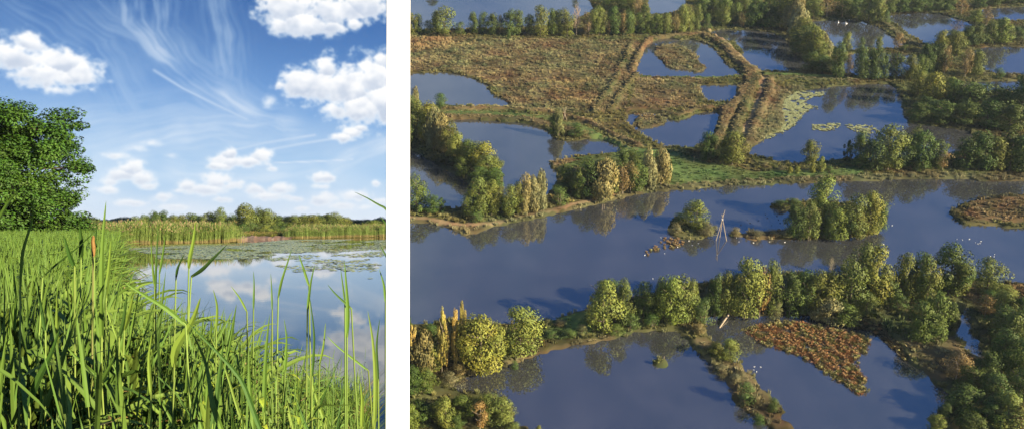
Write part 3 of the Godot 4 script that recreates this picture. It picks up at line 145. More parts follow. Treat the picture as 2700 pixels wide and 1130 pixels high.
# foreground blades: tone, width, points from the tip down
var BLADES := [
	[1,0.026,[Vector3(-1.85,2.51,-3.40),Vector3(-1.88,2.33,-3.43),Vector3(-1.90,2.17,-3.46),Vector3(-1.92,2.00,-3.50)]],
	[2,0.021,[Vector3(-1.88,2.33,-3.50),Vector3(-1.91,2.20,-3.54),Vector3(-1.95,2.05,-3.59)]],
	[0,0.026,[Vector3(-2.09,2.42,-3.60),Vector3(-2.10,2.38,-3.63),Vector3(-2.11,2.31,-3.66),Vector3(-2.13,2.23,-3.69)]],
	[0,0.023,[Vector3(-1.98,2.35,-3.30),Vector3(-1.98,2.27,-3.34),Vector3(-1.98,2.21,-3.38)]],
	[0,0.012,[Vector3(-2.11,2.42,-3.80),Vector3(-2.14,2.35,-3.84),Vector3(-2.17,2.23,-3.88)]],
	[2,0.015,[Vector3(-1.91,2.54,-3.00),Vector3(-1.94,2.48,-3.02),Vector3(-1.96,2.42,-3.05),Vector3(-2.01,2.29,-3.07),Vector3(-2.04,2.14,-3.10)]],
	[1,0.017,[Vector3(-1.85,2.53,-2.80),Vector3(-1.92,2.48,-2.84),Vector3(-1.99,2.40,-2.88)]],
	[0,0.011,[Vector3(-2.00,2.38,-3.60),Vector3(-2.10,2.30,-3.63),Vector3(-2.24,2.20,-3.66),Vector3(-2.32,2.14,-3.69)]],
	[0,0.015,[Vector3(-1.99,2.40,-4.20),Vector3(-2.01,2.29,-4.23),Vector3(-2.03,2.15,-4.26),Vector3(-2.05,2.02,-4.30)]],
	[1,0.015,[Vector3(-1.95,2.36,-4.20),Vector3(-1.98,2.25,-4.24),Vector3(-2.02,2.12,-4.28)]],
	[1,0.015,[Vector3(-2.08,2.32,-4.30),Vector3(-2.09,2.18,-4.34),Vector3(-2.10,2.04,-4.39)]],
	[2,0.023,[Vector3(-1.57,2.42,-3.70),Vector3(-1.59,2.33,-3.73),Vector3(-1.62,2.24,-3.76),Vector3(-1.64,2.18,-3.79)]],
	[0,0.023,[Vector3(-1.45,2.30,-3.80),Vector3(-1.53,2.23,-3.83),Vector3(-1.60,2.17,-3.86),Vector3(-1.67,2.13,-3.89)]],
	[0,0.016,[Vector3(-1.71,2.25,-3.90),Vector3(-1.76,2.18,-3.94),Vector3(-1.79,2.12,-3.98)]],
	[1,0.021,[Vector3(-1.51,2.18,-2.90),Vector3(-1.45,2.13,-2.93),Vector3(-1.37,2.07,-2.96),Vector3(-1.31,2.00,-3.00)]],
	[0,0.021,[Vector3(-1.18,2.05,-2.71),Vector3(-1.08,1.94,-2.73),Vector3(-1.00,1.83,-2.76),Vector3(-0.96,1.71,-2.78),Vector3(-0.92,1.57,-2.81)]],
	[2,0.037,[Vector3(-1.25,2.11,-3.00),Vector3(-1.30,2.01,-3.04),Vector3(-1.38,1.89,-3.07),Vector3(-1.40,1.81,-3.10)]],
	[0,0.031,[Vector3(-1.70,2.01,-2.81),Vector3(-1.75,1.91,-2.84),Vector3(-1.82,1.80,-2.87),Vector3(-1.87,1.70,-2.90)]],
	[2,0.017,[Vector3(-2.01,2.09,-3.30),Vector3(-2.04,1.97,-3.35),Vector3(-2.06,1.83,-3.39)]],
	[1,0.025,[Vector3(-1.70,2.12,-3.10),Vector3(-1.73,2.02,-3.15),Vector3(-1.75,1.92,-3.19)]],
	[1,0.022,[Vector3(-1.85,1.89,-3.11),Vector3(-1.81,1.82,-3.15),Vector3(-1.75,1.74,-3.19)]],
	[1,0.022,[Vector3(-1.65,1.86,-3.11),Vector3(-1.70,1.79,-3.15),Vector3(-1.75,1.73,-3.19)]],
	[0,0.020,[Vector3(-1.70,2.10,-3.30),Vector3(-1.74,1.97,-3.35),Vector3(-1.78,1.89,-3.39)]],
	[2,0.024,[Vector3(-1.72,2.09,-3.40),Vector3(-1.77,1.98,-3.45),Vector3(-1.81,1.91,-3.49)]],
	[1,0.015,[Vector3(-1.12,2.28,-3.80),Vector3(-1.15,2.21,-3.83),Vector3(-1.19,2.11,-3.86),Vector3(-1.22,2.02,-3.90)]],
	[1,0.015,[Vector3(-1.03,2.26,-3.60),Vector3(-1.02,2.20,-3.64),Vector3(-1.00,2.10,-3.68)]],
	[1,0.015,[Vector3(-0.95,2.21,-3.60),Vector3(-0.98,2.12,-3.64),Vector3(-1.01,1.98,-3.69)]],
	[1,0.020,[Vector3(-0.74,2.24,-3.30),Vector3(-0.74,2.15,-3.33),Vector3(-0.74,2.01,-3.37),Vector3(-0.75,1.89,-3.40)]],
	[1,0.010,[Vector3(-0.78,2.20,-3.40),Vector3(-0.78,2.13,-3.44),Vector3(-0.78,2.04,-3.49)]],
	[0,0.012,[Vector3(-0.84,2.13,-3.40),Vector3(-0.81,2.08,-3.44),Vector3(-0.75,2.01,-3.49)]],
	[0,0.010,[Vector3(-0.53,2.51,-2.50),Vector3(-0.49,2.49,-2.52),Vector3(-0.46,2.47,-2.55),Vector3(-0.43,2.45,-2.57),Vector3(-0.40,2.39,-2.60)]],
	[0,0.011,[Vector3(-0.46,2.43,-2.60),Vector3(-0.44,2.39,-2.64),Vector3(-0.43,2.32,-2.68)]],
	[0,0.011,[Vector3(-0.46,2.33,-2.60),Vector3(-0.44,2.28,-2.64),Vector3(-0.43,2.23,-2.68)]],
	[1,0.011,[Vector3(-0.48,2.24,-2.70),Vector3(-0.47,2.18,-2.74),Vector3(-0.47,2.11,-2.78)]],
	[2,0.021,[Vector3(-0.58,2.06,-3.00),Vector3(-0.57,1.96,-3.04),Vector3(-0.56,1.76,-3.07),Vector3(-0.57,1.56,-3.10)]],
	[0,0.014,[Vector3(-0.95,2.08,-3.50),Vector3(-0.94,1.89,-3.55),Vector3(-0.96,1.65,-3.59)]],
	[1,0.023,[Vector3(-1.04,2.02,-3.21),Vector3(-1.07,1.82,-3.25),Vector3(-1.09,1.55,-3.29)]],
	[1,0.013,[Vector3(-0.90,1.87,-3.61),Vector3(-0.85,1.81,-3.64),Vector3(-0.80,1.76,-3.67),Vector3(-0.71,1.68,-3.70)]],
	[2,0.013,[Vector3(-0.68,1.63,-3.21),Vector3(-0.77,1.62,-3.24),Vector3(-0.84,1.61,-3.27),Vector3(-0.88,1.55,-3.30)]],
	[1,0.018,[Vector3(-0.87,1.69,-3.01),Vector3(-0.86,1.63,-3.05),Vector3(-0.84,1.54,-3.09)]],
	[1,0.012,[Vector3(-1.35,2.16,-3.90),Vector3(-1.36,2.08,-3.94),Vector3(-1.38,1.95,-3.99)]],
	[1,0.010,[Vector3(-1.26,2.15,-3.90),Vector3(-1.27,2.05,-3.95),Vector3(-1.28,1.94,-3.99)]],
	[2,0.012,[Vector3(-1.43,2.09,-3.80),Vector3(-1.40,2.02,-3.85),Vector3(-1.38,1.95,-3.89)]],
	[2,0.018,[Vector3(-0.61,1.77,-3.01),Vector3(-0.61,1.68,-3.05),Vector3(-0.62,1.56,-3.09)]],
	[2,0.016,[Vector3(-1.44,2.09,-3.60),Vector3(-1.44,2.00,-3.65),Vector3(-1.46,1.88,-3.69)]],
	[1,0.017,[Vector3(-1.22,2.05,-3.31),Vector3(-1.25,1.95,-3.35),Vector3(-1.29,1.80,-3.39)]],
	[1,0.014,[Vector3(-1.07,1.96,-3.51),Vector3(-1.07,1.85,-3.55),Vector3(-1.09,1.69,-3.59)]],
	[2,0.013,[Vector3(-0.90,1.93,-3.61),Vector3(-0.92,1.81,-3.65),Vector3(-0.95,1.71,-3.69)]],
	[1,0.015,[Vector3(-2.14,2.22,-3.20),Vector3(-2.15,2.09,-3.24),Vector3(-2.19,1.92,-3.29)]],
	[0,0.016,[Vector3(-1.97,2.17,-3.10),Vector3(-1.98,2.07,-3.14),Vector3(-1.99,1.94,-3.19)]],
	[2,0.017,[Vector3(-1.45,1.96,-3.01),Vector3(-1.48,1.85,-3.05),Vector3(-1.49,1.70,-3.09)]],
	[1,0.018,[Vector3(-1.16,1.86,-2.91),Vector3(-1.20,1.75,-2.95),Vector3(-1.21,1.59,-2.99)]],
	[0,0.014,[Vector3(-0.55,2.01,-3.11),Vector3(-0.57,1.89,-3.15),Vector3(-0.57,1.73,-3.19)]],
]
# right, back, height, width, kind
var LAKE_TREES := [[-102.3,-210.0,4.5,2.6,0],[-98.2,-208.0,4.9,2.7,1],[-94.8,-207.0,4.9,2.7,0],[-91.4,-207.0,4.7,2.7,1],[-86.8,-206.0,4.9,3.1,0],[-76.8,-205.0,5.1,2.5,0],[-71.0,-204.0,5.7,2.7,1],[-69.0,-206.0,5.5,2.7,0],[-67.0,-208.0,5.1,3.0,1],[-63.5,-214.0,4.4,3.3,0],[-61.4,-216.0,4.8,3.3,0],[-59.0,-216.0,4.8,3.1,1],[-56.7,-218.0,4.8,3.3,0],[-54.9,-220.0,4.9,3.1,1],[-50.7,-222.0,4.7,3.4,1],[-50.9,-236.0,3.8,3.8,1],[-42.3,-238.0,3.4,4.1,1],[-100.9,-200.0,4.6,2.6,1],[-101.1,-205.0,4.7,2.5,1],[-91.0,-190.0,5.5,2.5,0],[-89.3,-192.0,5.7,2.9,0],[-90.2,-200.0,5.0,3.0,1],[-81.7,-190.0,5.4,4.2,0],[-82.5,-200.0,5.4,2.4,1],[-78.6,-195.0,5.3,3.4,0],[-72.2,-185.0,6.7,2.3,1],[-72.7,-190.0,4.7,2.5,1],[-70.4,-192.0,5.9,1.6,2],[-67.0,-188.0,7.8,5.0,1],[-64.7,-190.0,6.9,2.9,0],[-62.5,-190.0,5.8,3.3,1],[-61.5,-195.0,4.8,3.4,0],[-60.7,-200.0,4.4,3.0,1],[-58.4,-200.0,4.8,3.7,1],[-57.2,-205.0,5.1,3.3,1],[-54.6,-205.0,5.3,3.7,1],[-53.3,-210.0,5.0,3.2,1],[-51.2,-210.0,5.6,3.6,0],[-49.7,-212.0,5.8,3.7,1],[-47.9,-215.0,4.5,3.5,1],[-48.1,-230.0,3.6,4.2,0],[-47.3,-240.0,4.0,4.1,0],[-33.4,-180.0,3.5,4.9,2],[-40.8,-240.0,3.4,4.9,0],[-83.8,-150.0,3.3,3.0,1],[-87.6,-160.0,3.0,2.4,1],[-68.5,-120.0,3.4,2.4,0]]
# right, back, height, width, kind
var LAKE_BUSHES := [[-61.8,-165.0,2.4,3.0,2],[-59.8,-166.0,2.6,2.5,6],[-58.2,-168.0,2.7,2.9,6],[-55.1,-166.0,2.4,2.9,2],[-53.6,-168.0,2.2,2.6,6],[-52.2,-170.0,2.1,2.2,6],[-121.4,-230.0,2.4,4.7,6],[-119.5,-232.0,2.4,4.7,6],[-122.4,-228.0,2.5,4.6,6],[-107.0,-215.0,2.2,3.9,6],[-50.2,-190.0,2.4,3.9,6],[-54.0,-190.0,2.4,3.9,6],[-47.3,-190.0,2.2,3.3,2],[-42.6,-195.0,2.2,4.0,6]]

const SKY_W := 4096
const SKY_H := 2048
var rng := RandomNumberGenerator.new()
var right_axis := Vector3.RIGHT
var up_slope := Vector3(0, sin(TILT), -cos(TILT))
var off_slope := Vector3(0, cos(TILT), sin(TILT))
var tree_axis := Vector3.UP
var noise := FastNoiseLite.new()
var fine := FastNoiseLite.new()
var mats := {}
var used := {}

# ---------------------------------------------------------------- helpers
func on_slope(u: float, v: float, h := 0.0) -> Vector3:
	return SLOPE_ORIGIN + right_axis * u + up_slope * v + off_slope * h

func numbered(called: String) -> String:
	if not used.has(called):
		used[called] = 0
		return called
	used[called] += 1
	return "%s_%03d" % [called, used[called]]

func tag(o: Node3D, label: String, category: String, group := "") -> Node3D:
	o.set_meta("label", label)
	o.set_meta("category", category)
	if group != "":
		o.set_meta("group", group)
	return o

func thing(called: String, label: String, category: String, at := Vector3.ZERO, group := "") -> Node3D:
	var o := Node3D.new()
	o.name = numbered(called)
	add_child(o)
	o.position = at
	tag(o, label, category, group)
	return o

func part(parent: Node, called: String, mesh: Mesh, m: Material) -> MeshInstance3D:
	var o := MeshInstance3D.new()
	o.name = called
	o.mesh = mesh
	o.material_override = m
	parent.add_child(o, true)
	return o

func top(called: String, mesh: Mesh, m: Material, kind := "") -> MeshInstance3D:
	var o := part(self, numbered(called), mesh, m)
	if kind != "":
		o.set_meta("kind", kind)
	return o

func lin(r: float, g: float, b: float) -> Color:
	return Color(r, g, b).linear_to_srgb()

func mat(called: String, c: Color, rough := 0.8, spec := 0.3) -> StandardMaterial3D:
	var m := StandardMaterial3D.new()
	m.resource_name = called
	m.albedo_color = c
	m.roughness = rough
	m.metallic_specular = spec
	mats[called] = m
	return m

func leafy(called: String, tint: Color, glow: float) -> StandardMaterial3D:
	var m := mat(called, tint, 0.6, 0.3)
	m.vertex_color_use_as_albedo = true
	m.cull_mode = BaseMaterial3D.CULL_DISABLED
	m.backlight_enabled = true
	m.backlight = Color(glow, glow, glow * 0.5)
	return m

class Faces:
	var v := PackedVector3Array()
	var n := PackedVector3Array()
	var c := PackedColorArray()
	func tri(a: Vector3, b: Vector3, d: Vector3, col: Color) -> void:
		var nn := (d - a).cross(b - a).normalized()
		v.append(a); v.append(b); v.append(d)
		n.append(nn); n.append(nn); n.append(nn)
		c.append(col); c.append(col); c.append(col)
	func quad(a: Vector3, b: Vector3, d: Vector3, e: Vector3, col: Color) -> void:
		tri(a, b, d, col)
		tri(a, d, e, col)
	# a leaf whose upper side faces away from its clump
	func leaf(p: Vector3, s: Vector3, q: Vector3, out: Vector3, col: Color) -> void:
		var nn := q.cross(s).normalized()
		if nn.dot(out) < 0.0:
			nn = -nn
			q = -q
		nn = (nn * 0.55 + out.normalized() * 0.7).normalized()
		smooth(p - s, p + s, p + q, nn, nn, nn, col)
		smooth(p - s, p - q, p + s, nn, nn, nn, col)
	func smooth(a: Vector3, b: Vector3, d: Vector3, na: Vector3, nb: Vector3, nd: Vector3, col: Color) -> void:
		v.append(a); v.append(b); v.append(d)
		n.append(na); n.append(nb); n.append(nd)
		c.append(col); c.append(col); c.append(col)
	func flat(a: Vector3, b: Vector3, d: Vector3, nn: Vector3, col: Color) -> void:
		if (d - a).cross(b - a).dot(nn) < 0.0:
			smooth(a, d, b, nn, nn, nn, col)
		else:
			smooth(a, b, d, nn, nn, nn, col)
	func tube(p: Array, r: Array, sides: int, col: Color) -> void:
		for i in p.size() - 1:
			var a: Vector3 = p[i]
			var b: Vector3 = p[i + 1]
			var d := (b - a).normalized()
			var s := d.cross(Vector3(0.31, 0.2, 0.93)).normalized()
			var t := d.cross(s)
			for k in sides:
				var x := TAU * k / sides
				var y := TAU * (k + 1) / sides
				var nx := s * cos(x) + t * sin(x)
				var ny := s * cos(y) + t * sin(y)
				smooth(a + nx * r[i], b + nx * r[i + 1], b + ny * r[i + 1], nx, nx, ny, col)
				smooth(a + nx * r[i], b + ny * r[i + 1], a + ny * r[i], nx, ny, ny, col)
	func cap(p: Vector3, axis: Vector3, r: float, sides: int, col: Color) -> void:
		var s := axis.cross(Vector3(0.31, 0.2, 0.93)).normalized()
		var t := axis.cross(s)
		for k in sides:
			var x := TAU * k / sides
			var y := TAU * (k + 1) / sides
			smooth(p, p + (s * cos(x) + t * sin(x)) * r, p + (s * cos(y) + t * sin(y)) * r, axis, axis, axis, col)
	# a leaf blade along points, widest a third of the way from its foot, folded along its rib
	func blade(p: Array, w: float, side: Vector3, fold: Vector3, col: Color, foot := 0.55) -> void:
		var k := p.size()
		for i in k - 1:
			var f0 := float(i) / (k - 1)
			var f1 := float(i + 1) / (k - 1)
			var w0 := w * minf(foot + f0 * 2.0, 1.0) * pow(1.0 - f0, 0.7) * 0.5
			var w1 := w * minf(foot + f1 * 2.0, 1.0) * pow(1.0 - f1, 0.7) * 0.5
			var a: Vector3 = p[i]
			var b: Vector3 = p[i + 1]
			quad(a - side * w0 + fold * w0, b - side * w1 + fold * w1, b, a, col)
			quad(a, b, b + side * w1 + fold * w1, a + side * w0 + fold * w0, col)
	func mesh() -> ArrayMesh:
		var arr := []
		arr.resize(Mesh.ARRAY_MAX)
		arr[Mesh.ARRAY_VERTEX] = v
		arr[Mesh.ARRAY_NORMAL] = n
		arr[Mesh.ARRAY_COLOR] = c
		var m := ArrayMesh.new()
		m.add_surface_from_arrays(Mesh.PRIMITIVE_TRIANGLES, arr)
		return m

func vary(c: Color, amount: float) -> Color:
	var k := 1.0 + rng.randf_range(-amount, amount)
	var h := rng.randf_range(-amount, amount) * 0.35
	return Color(maxf(0.0, c.r * (k + h)), maxf(0.0, c.g * k), maxf(0.0, c.b * (k - h)))

func ball() -> Vector3:
	var p := Vector3(rng.randf_range(-1, 1), rng.randf_range(-1, 1), rng.randf_range(-1, 1))
	while p.length_squared() > 1.0 or p.length_squared() < 0.001:
		p = Vector3(rng.randf_range(-1, 1), rng.randf_range(-1, 1), rng.randf_range(-1, 1))
	return p

func many(parent: Node, called: String, mesh: Mesh, m: Material, where: Array, tints := []) -> MultiMeshInstance3D:
	var mm := MultiMesh.new()
	mm.transform_format = MultiMesh.TRANSFORM_3D
	mm.use_colors = not tints.is_empty()
	mm.mesh = mesh
	mm.instance_count = where.size()
	for i in where.size():
		mm.set_instance_transform(i, where[i])
		if not tints.is_empty():
			mm.set_instance_color(i, tints[i])
	var o := MultiMeshInstance3D.new()
	o.name = called
	o.multimesh = mm
	o.material_override = m
	o.set_meta("kind", "stuff")
	parent.add_child(o, true)
	return o

# ---------------------------------------------------------------- sky
var row_puffs := []
func cloudiness(az: float, el: float) -> Vector2:
	# x: cover of the heaped clouds, y: how far up in its cloud this spot lies
	var best := 0.0
	var rise := 0.5
	var wx := fine.get_noise_2d(az * 46.0, el * 60.0) * 0.55 + fine.get_noise_2d(az * 150.0, el * 170.0) * 0.20 + noise.get_noise_2d(az * 16.0, el * 22.0) * 0.35
	for p in row_puffs:
		var dx: float = (az - p[0]) / p[2]
		if absf(dx) > 1.5:
			continue
		var dy: float = (el - p[1]) / p[3]
		if absf(dy) > 1.6:
			continue
		if dy < 0.0:
			dy *= 1.15
		var d := (1.42 - sqrt(dx * dx + dy * dy) + wx * 0.95) * float(p[4])
		if d > best:
			best = d
			rise = dy
	return Vector2(best, rise)

func far_clouds(az: float, el: float) -> float:
	# the same kind of sky all round: scattered heaps, denser low down
	if el < 0.3:
		return 0.0
	var near := smoothstep(40.0, 48.0, absf(az + 20.0)) if el < 22.0 else smoothstep(20.0, 30.0, el)
	if near <= 0.0:
		return 0.0
	var r := 1.0 / (sin(deg_to_rad(el)) + 0.12)
	var x := cos(deg_to_rad(az)) * r * 30.0
	var y := sin(deg_to_rad(az)) * r * 30.0
	var k := noise.get_noise_2d(x + 400.0, y) + 0.45 * fine.get_noise_2d(x, y + 90.0)
	return near * smoothstep(0.16, 0.40, k) * (1.0 - 0.6 * smoothstep(20.0, 45.0, el))

func thin_cloud(az: float, el: float) -> float:
	var a := 0.0
	var wob := noise.get_noise_2d(az * 9.0 + 70.0, el * 9.0) * 0.9
	for c in CIRRUS:
		var w: float = c[1]
		var line: Array = c[2]
		var near := 99.0
		var along := 0.0
		var aside := 0.0
		for i in line.size() - 1:
			var p := Vector2(line[i][0], line[i][1])
			var q := Vector2(line[i + 1][0], line[i + 1][1])
			var here := Vector2(az, el)
			if w > 0.3:
				here += Vector2(wob, wob) * 0.45
			var t := clampf((here - p).dot(q - p) / (q - p).length_squared(), 0.0, 1.0)
			var gap := here.distance_to(p + (q - p) * t)
			if gap < near:
				near = gap
				along = i * 3.0 + t * 3.0
				aside = (q - p).normalized().cross(here - p)
		if near < w * 2.0:
			var g := exp(-near * near / (w * w * 0.6))
			var s := 1.0
			if w > 0.3:
				s = clampf(0.6 + fine.get_noise_2d(along * 7.0 + w * 50.0, aside * 95.0) * 1.1 + noise.get_noise_2d(az * 11.0, el * 11.0) * 0.8, 0.0, 1.25)
			a = maxf(a, float(c[0]) * g * s)
	return a

func sky_colour(az: float, el: float, detailed: bool) -> Color:
	var t := clampf(el / 17.0, 0.0, 1.0)
	var c := Color(0.84, 0.89, 0.95).lerp(Color(0.66, 0.80, 0.93), smoothstep(0.0, 0.22, t))
	c = c.lerp(Color(0.42, 0.61, 0.84), smoothstep(0.18, 0.62, t))
	c = c.lerp(Color(0.215, 0.405, 0.66), smoothstep(0.45, 1.0, t))
	c = c.lerp(Color(0.29, 0.49, 0.77), smoothstep(17.0, 36.0, el))
	c = c.lerp(Color(0.19, 0.37, 0.66), smoothstep(40.0, 78.0, el))
	var veil := 0.0
	if detailed:
		veil = thin_cloud(az, el)
	else:
		var r := 1.0 / (sin(deg_to_rad(maxf(el, 2.0))) + 0.2)
		veil = 0.3 * smoothstep(0.0, 0.5, noise.get_noise_2d(r * cos(deg_to_rad(az)) * 10.0 + 900.0, r * sin(deg_to_rad(az)) * 24.0))
	var haze := 0.42 * smoothstep(0.65, 0.05, t) * clampf(0.6 + noise.get_noise_2d(az * 5.0 + 300.0, el * 16.0), 0.0, 1.0)
	c = c.lerp(Color(0.93, 0.95, 0.98), clampf(veil + haze, 0.0, 0.9))
	if detailed:
		var k := cloudiness(az, el)
		var cover := smoothstep(0.06, 0.84, k.x)
		if cover > 0.0:
			var grey := clampf(smoothstep(0.55, -0.70, k.y + noise.get_noise_2d(az * 26.0, el * 32.0) * 0.7) * smoothstep(0.4, 1.0, k.x), 0.0, 1.0)
			var body := Color(1.0, 1.0, 1.0).lerp(Color(0.77, 0.815, 0.885), grey)
			body = body.lerp(Color(0.90, 0.925, 0.96), smoothstep(6.0, 0.5, el) * 0.55)
			c = c.lerp(body, cover)
	var f := far_clouds(az, el)
	if f > 0.0:
		c = c.lerp(Color(0.95, 0.96, 0.98), f * 0.9)
	return c

func make_sky() -> ImageTexture:
	noise.seed = 5
	noise.frequency = 0.02
	noise.fractal_octaves = 3
	fine.seed = 11
	fine.frequency = 0.02
	fine.fractal_octaves = 4
	var w := 512
	var h := 128
	var img := Image.create(w, h * 2, false, Image.FORMAT_RGBA8)
	img.fill(Color(0.50, 0.55, 0.58))
	for y in h:
		for x in w:
			img.set_pixel(x, y, sky_colour(fposmod((float(x) + 0.5) / w * 360.0 + 180.0, 360.0) - 180.0, 90.0 - (y + 0.5) / h * 90.0, false))
	img.resize(SKY_W, SKY_H, Image.INTERPOLATE_CUBIC)
	# the part of the sky over the lake, in full detail
	var per := SKY_W / 360.0
	for y in range(int((90.0 - 23.0) * per), int(90.0 * per)):
		var height := 90.0 - (y + 0.5) / per
		row_puffs = PUFFS.filter(func(p): return absf(height - p[1]) < p[3] * 1.6)
		for x in range(int(-46.0 * per), int(4.0 * per)):
			var az := (x + 0.5) / per
			var px := posmod(x, SKY_W)
			var el := 90.0 - (y + 0.5) / per
			var edge := minf(minf(smoothstep(-46.0, -42.0, az), smoothstep(4.0, 0.0, az)), smoothstep(23.0, 20.0, el))
			img.set_pixel(px, y, img.get_pixel(px, y).lerp(sky_colour(az, el, true), edge))
	return ImageTexture.create_from_image(img)

# ---------------------------------------------------------------- trees
var leaf_tone := [
	Color(0.060, 0.092, 0.020), Color(0.102, 0.128, 0.028), Color(0.152, 0.176, 0.036), Color(0.185, 0.180, 0.080), Color(0.215, 0.155, 0.062),
	Color(0.380, 0.290, 0.085), Color(0.070, 0.110, 0.028), Color(0.150, 0.140, 0.070), Color(0.040, 0.065, 0.025), Color(0.30, 0.23, 0.18)]
var tree_name := ["alder_tree", "broadleaf_tree", "maple_tree", "willow_tree", "birch_tree", "poplar_tree", "green_bush", "grey_bush", "spruce_tree", "bare_tree"]
var tree_look := ["dark green round-crowned tree", "olive green full-crowned tree", "bright yellow-green broad tree", "pale grey-green willow", "tan autumn-leaved thin tree", "slender golden poplar", "low green bush", "low greyish bush", "narrow dark tree", "bare pale leafless tree"]
var crowns := {}
var trunks := {}
var tree_mats := []

func profile(kind: int, t: float) -> float:
	match kind:
		5, 8:
			return 0.5 * pow(sin(PI * clampf(0.06 + t * 0.9, 0.0, 1.0)), 0.6)
		3:
			return 0.5 * pow(sin(PI * clampf(0.22 + t * 0.74, 0.0, 1.0)), 0.55)
		6, 7:
			return 0.5 * sqrt(maxf(0.0, 1.0 - t * t * 0.98)) * (0.86 + 0.14 * sin(t * 9.0))
		4:
			return 0.48 * pow(sin(PI * clampf(0.04 + t * 0.92, 0.0, 1.0)), 0.8)
	return 0.5 * pow(sin(PI * clampf(0.12 + t * 0.82, 0.0, 1.0)), 0.6)

func make_crown(kind: int, lobes: int, per_lobe: int, leaf: float, col: Color) -> ArrayMesh:
	var f := Faces.new()
	var low: float = [0.08, 0.10, 0.08, 0.06, 0.20, 0.16, 0.0, 0.0, 0.06][kind]
	for i in lobes:
		var t := (i + rng.randf()) / lobes
		var reach := profile(kind, t)
		var out := sqrt(rng.randf()) * 0.78
		var a := rng.randf() * TAU
		var rad: float = rng.randf_range(0.14, 0.25) * (0.55 if kind in [5, 8] else 1.0)
		if kind in [6, 7]:
			rad *= 1.1
		var mid := Vector3(cos(a) * reach * out, low + (1.0 - low) * t * 0.94, sin(a) * reach * out)
		var stretch := Vector3(1.1, 0.8, 1.1)
		if kind == 3:
			stretch = Vector3(0.9, 1.2, 0.9)
		elif kind in [5, 8]:
			stretch = Vector3(1.0, 0.85, 1.0)
		var tone := vary(col, 0.24)
		for k in per_lobe:
			var d := ball()
			d = d.normalized() * pow(d.length(), 0.45)
			var p := mid + d * rad * stretch
			if p.y < low * 0.6:
				continue
			var up := (d + ball() * 0.9 + Vector3(0, 0.35, 0)).normalized()
			var s := up.cross(ball()).normalized()
			var q := up.cross(s)
			var z := leaf * rng.randf_range(0.6, 1.35)
			var droop := 1.0
			if kind == 3:
				s = (Vector3(0, -1, 0) + ball() * 0.35).normalized()
				q = s.cross(ball()).normalized()
				droop = 1.7
			var lc := vary(tone, 0.22)
			f.leaf(p, s * z * 0.6 * droop, q * z * 0.42, (mid + d * rad * 1.4 - Vector3(0, mid.y * 0.75, 0)).normalized() * 0.6 + d * 0.5, lc)
	return f.mesh()

func make_trunk(kind: int) -> ArrayMesh:
	var f := Faces.new()
	var bark := Color(0.10, 0.085, 0.065)
	if kind in [4, 5]:
		bark = Color(0.34, 0.29, 0.23)
	elif kind == 3:
		bark = Color(0.17, 0.15, 0.12)
	var thick := 0.028
	if kind in [6, 7]:
		for i in 5:
			var a := TAU * i / 5.0 + rng.randf()
			f.tube([Vector3(cos(a) * 0.03, 0, sin(a) * 0.03), Vector3(cos(a) * 0.14, 0.35, sin(a) * 0.14), Vector3(cos(a) * 0.24, 0.7, sin(a) * 0.24)], [0.022, 0.014, 0.005], 4, bark)
		return f.mesh()
	if kind in [4, 5]:
		thick = 0.018
	var bend := Vector3(rng.randf_range(-0.02, 0.02), 0, rng.randf_range(-0.02, 0.02))
	f.tube([Vector3(0, 0, 0), Vector3(0, 0.04, 0), Vector3(0, 0.3, 0) + bend, Vector3(0, 0.6, 0) - bend, Vector3(0, 0.92, 0)], [thick * 1.5, thick, thick * 0.8, thick * 0.5, 0.004], 6, bark)
	for i in 9:
		var y := 0.22 + 0.07 * i
		var a := i * 2.4 + rng.randf()
		var r := profile(kind, y) * 0.8
		f.tube([Vector3(0, y, 0), Vector3(cos(a) * r * 0.5, y + 0.07, sin(a) * r * 0.5), Vector3(cos(a) * r, y + 0.17, sin(a) * r)], [thick * 0.45, thick * 0.28, 0.003], 4, bark)
	return f.mesh()

func make_tree_kinds() -> void:
	var lobes := [26, 26, 28, 30, 20, 26, 16, 16, 22]
	for k in 9:
		crowns[k] = []
		trunks[k] = []
		for i in 4:
			crowns[k].append(make_crown(k, int(lobes[k] * [1.0, 0.72, 1.25, 0.85][i]), [190, 225, 165, 180][i] if k != 4 else 110, 0.034 if not k in [5, 8] else 0.034, leaf_tone[k]))
			trunks[k].append(make_trunk(k))
	# leafless tree: forked twigs in place of leaves
	crowns[9] = []
	trunks[9] = []
	for i in 4:
		var f := Faces.new()
		for k in 90:
			var y := rng.randf_range(0.25, 0.95)
			var a := rng.randf() * TAU
			var r := profile(4, y) * rng.randf_range(0.3, 0.9)
			var b := Vector3(cos(a) * r * 0.4, y - 0.06, sin(a) * r * 0.4)
			var e := Vector3(cos(a) * r, y + rng.randf_range(0.05, 0.16), sin(a) * r)
			f.tube([b, b.lerp(e, 0.5) + ball() * 0.02, e], [0.010, 0.007, 0.002], 3, vary(leaf_tone[9], 0.25))
			for q in 3:
				var at := b.lerp(e, rng.randf_range(0.4, 1.0))
				f.tube([at, at + ball() * 0.09 + Vector3(0, 0.05, 0)], [0.005, 0.001], 3, vary(leaf_tone[9], 0.25))
		crowns[9].append(f.mesh())
		trunks[9].append(make_trunk(4))
	for i in 4:
		tree_mats.append(leafy("foliage_%d" % i, [Color(1, 1, 1), Color(0.93, 0.95, 0.95), Color(1.0, 0.96, 0.9), Color(0.88, 0.94, 0.88)][i], 0.10))
	var bark := mat("bark", Color.WHITE, 0.9, 0.2)
	bark.vertex_color_use_as_albedo = true

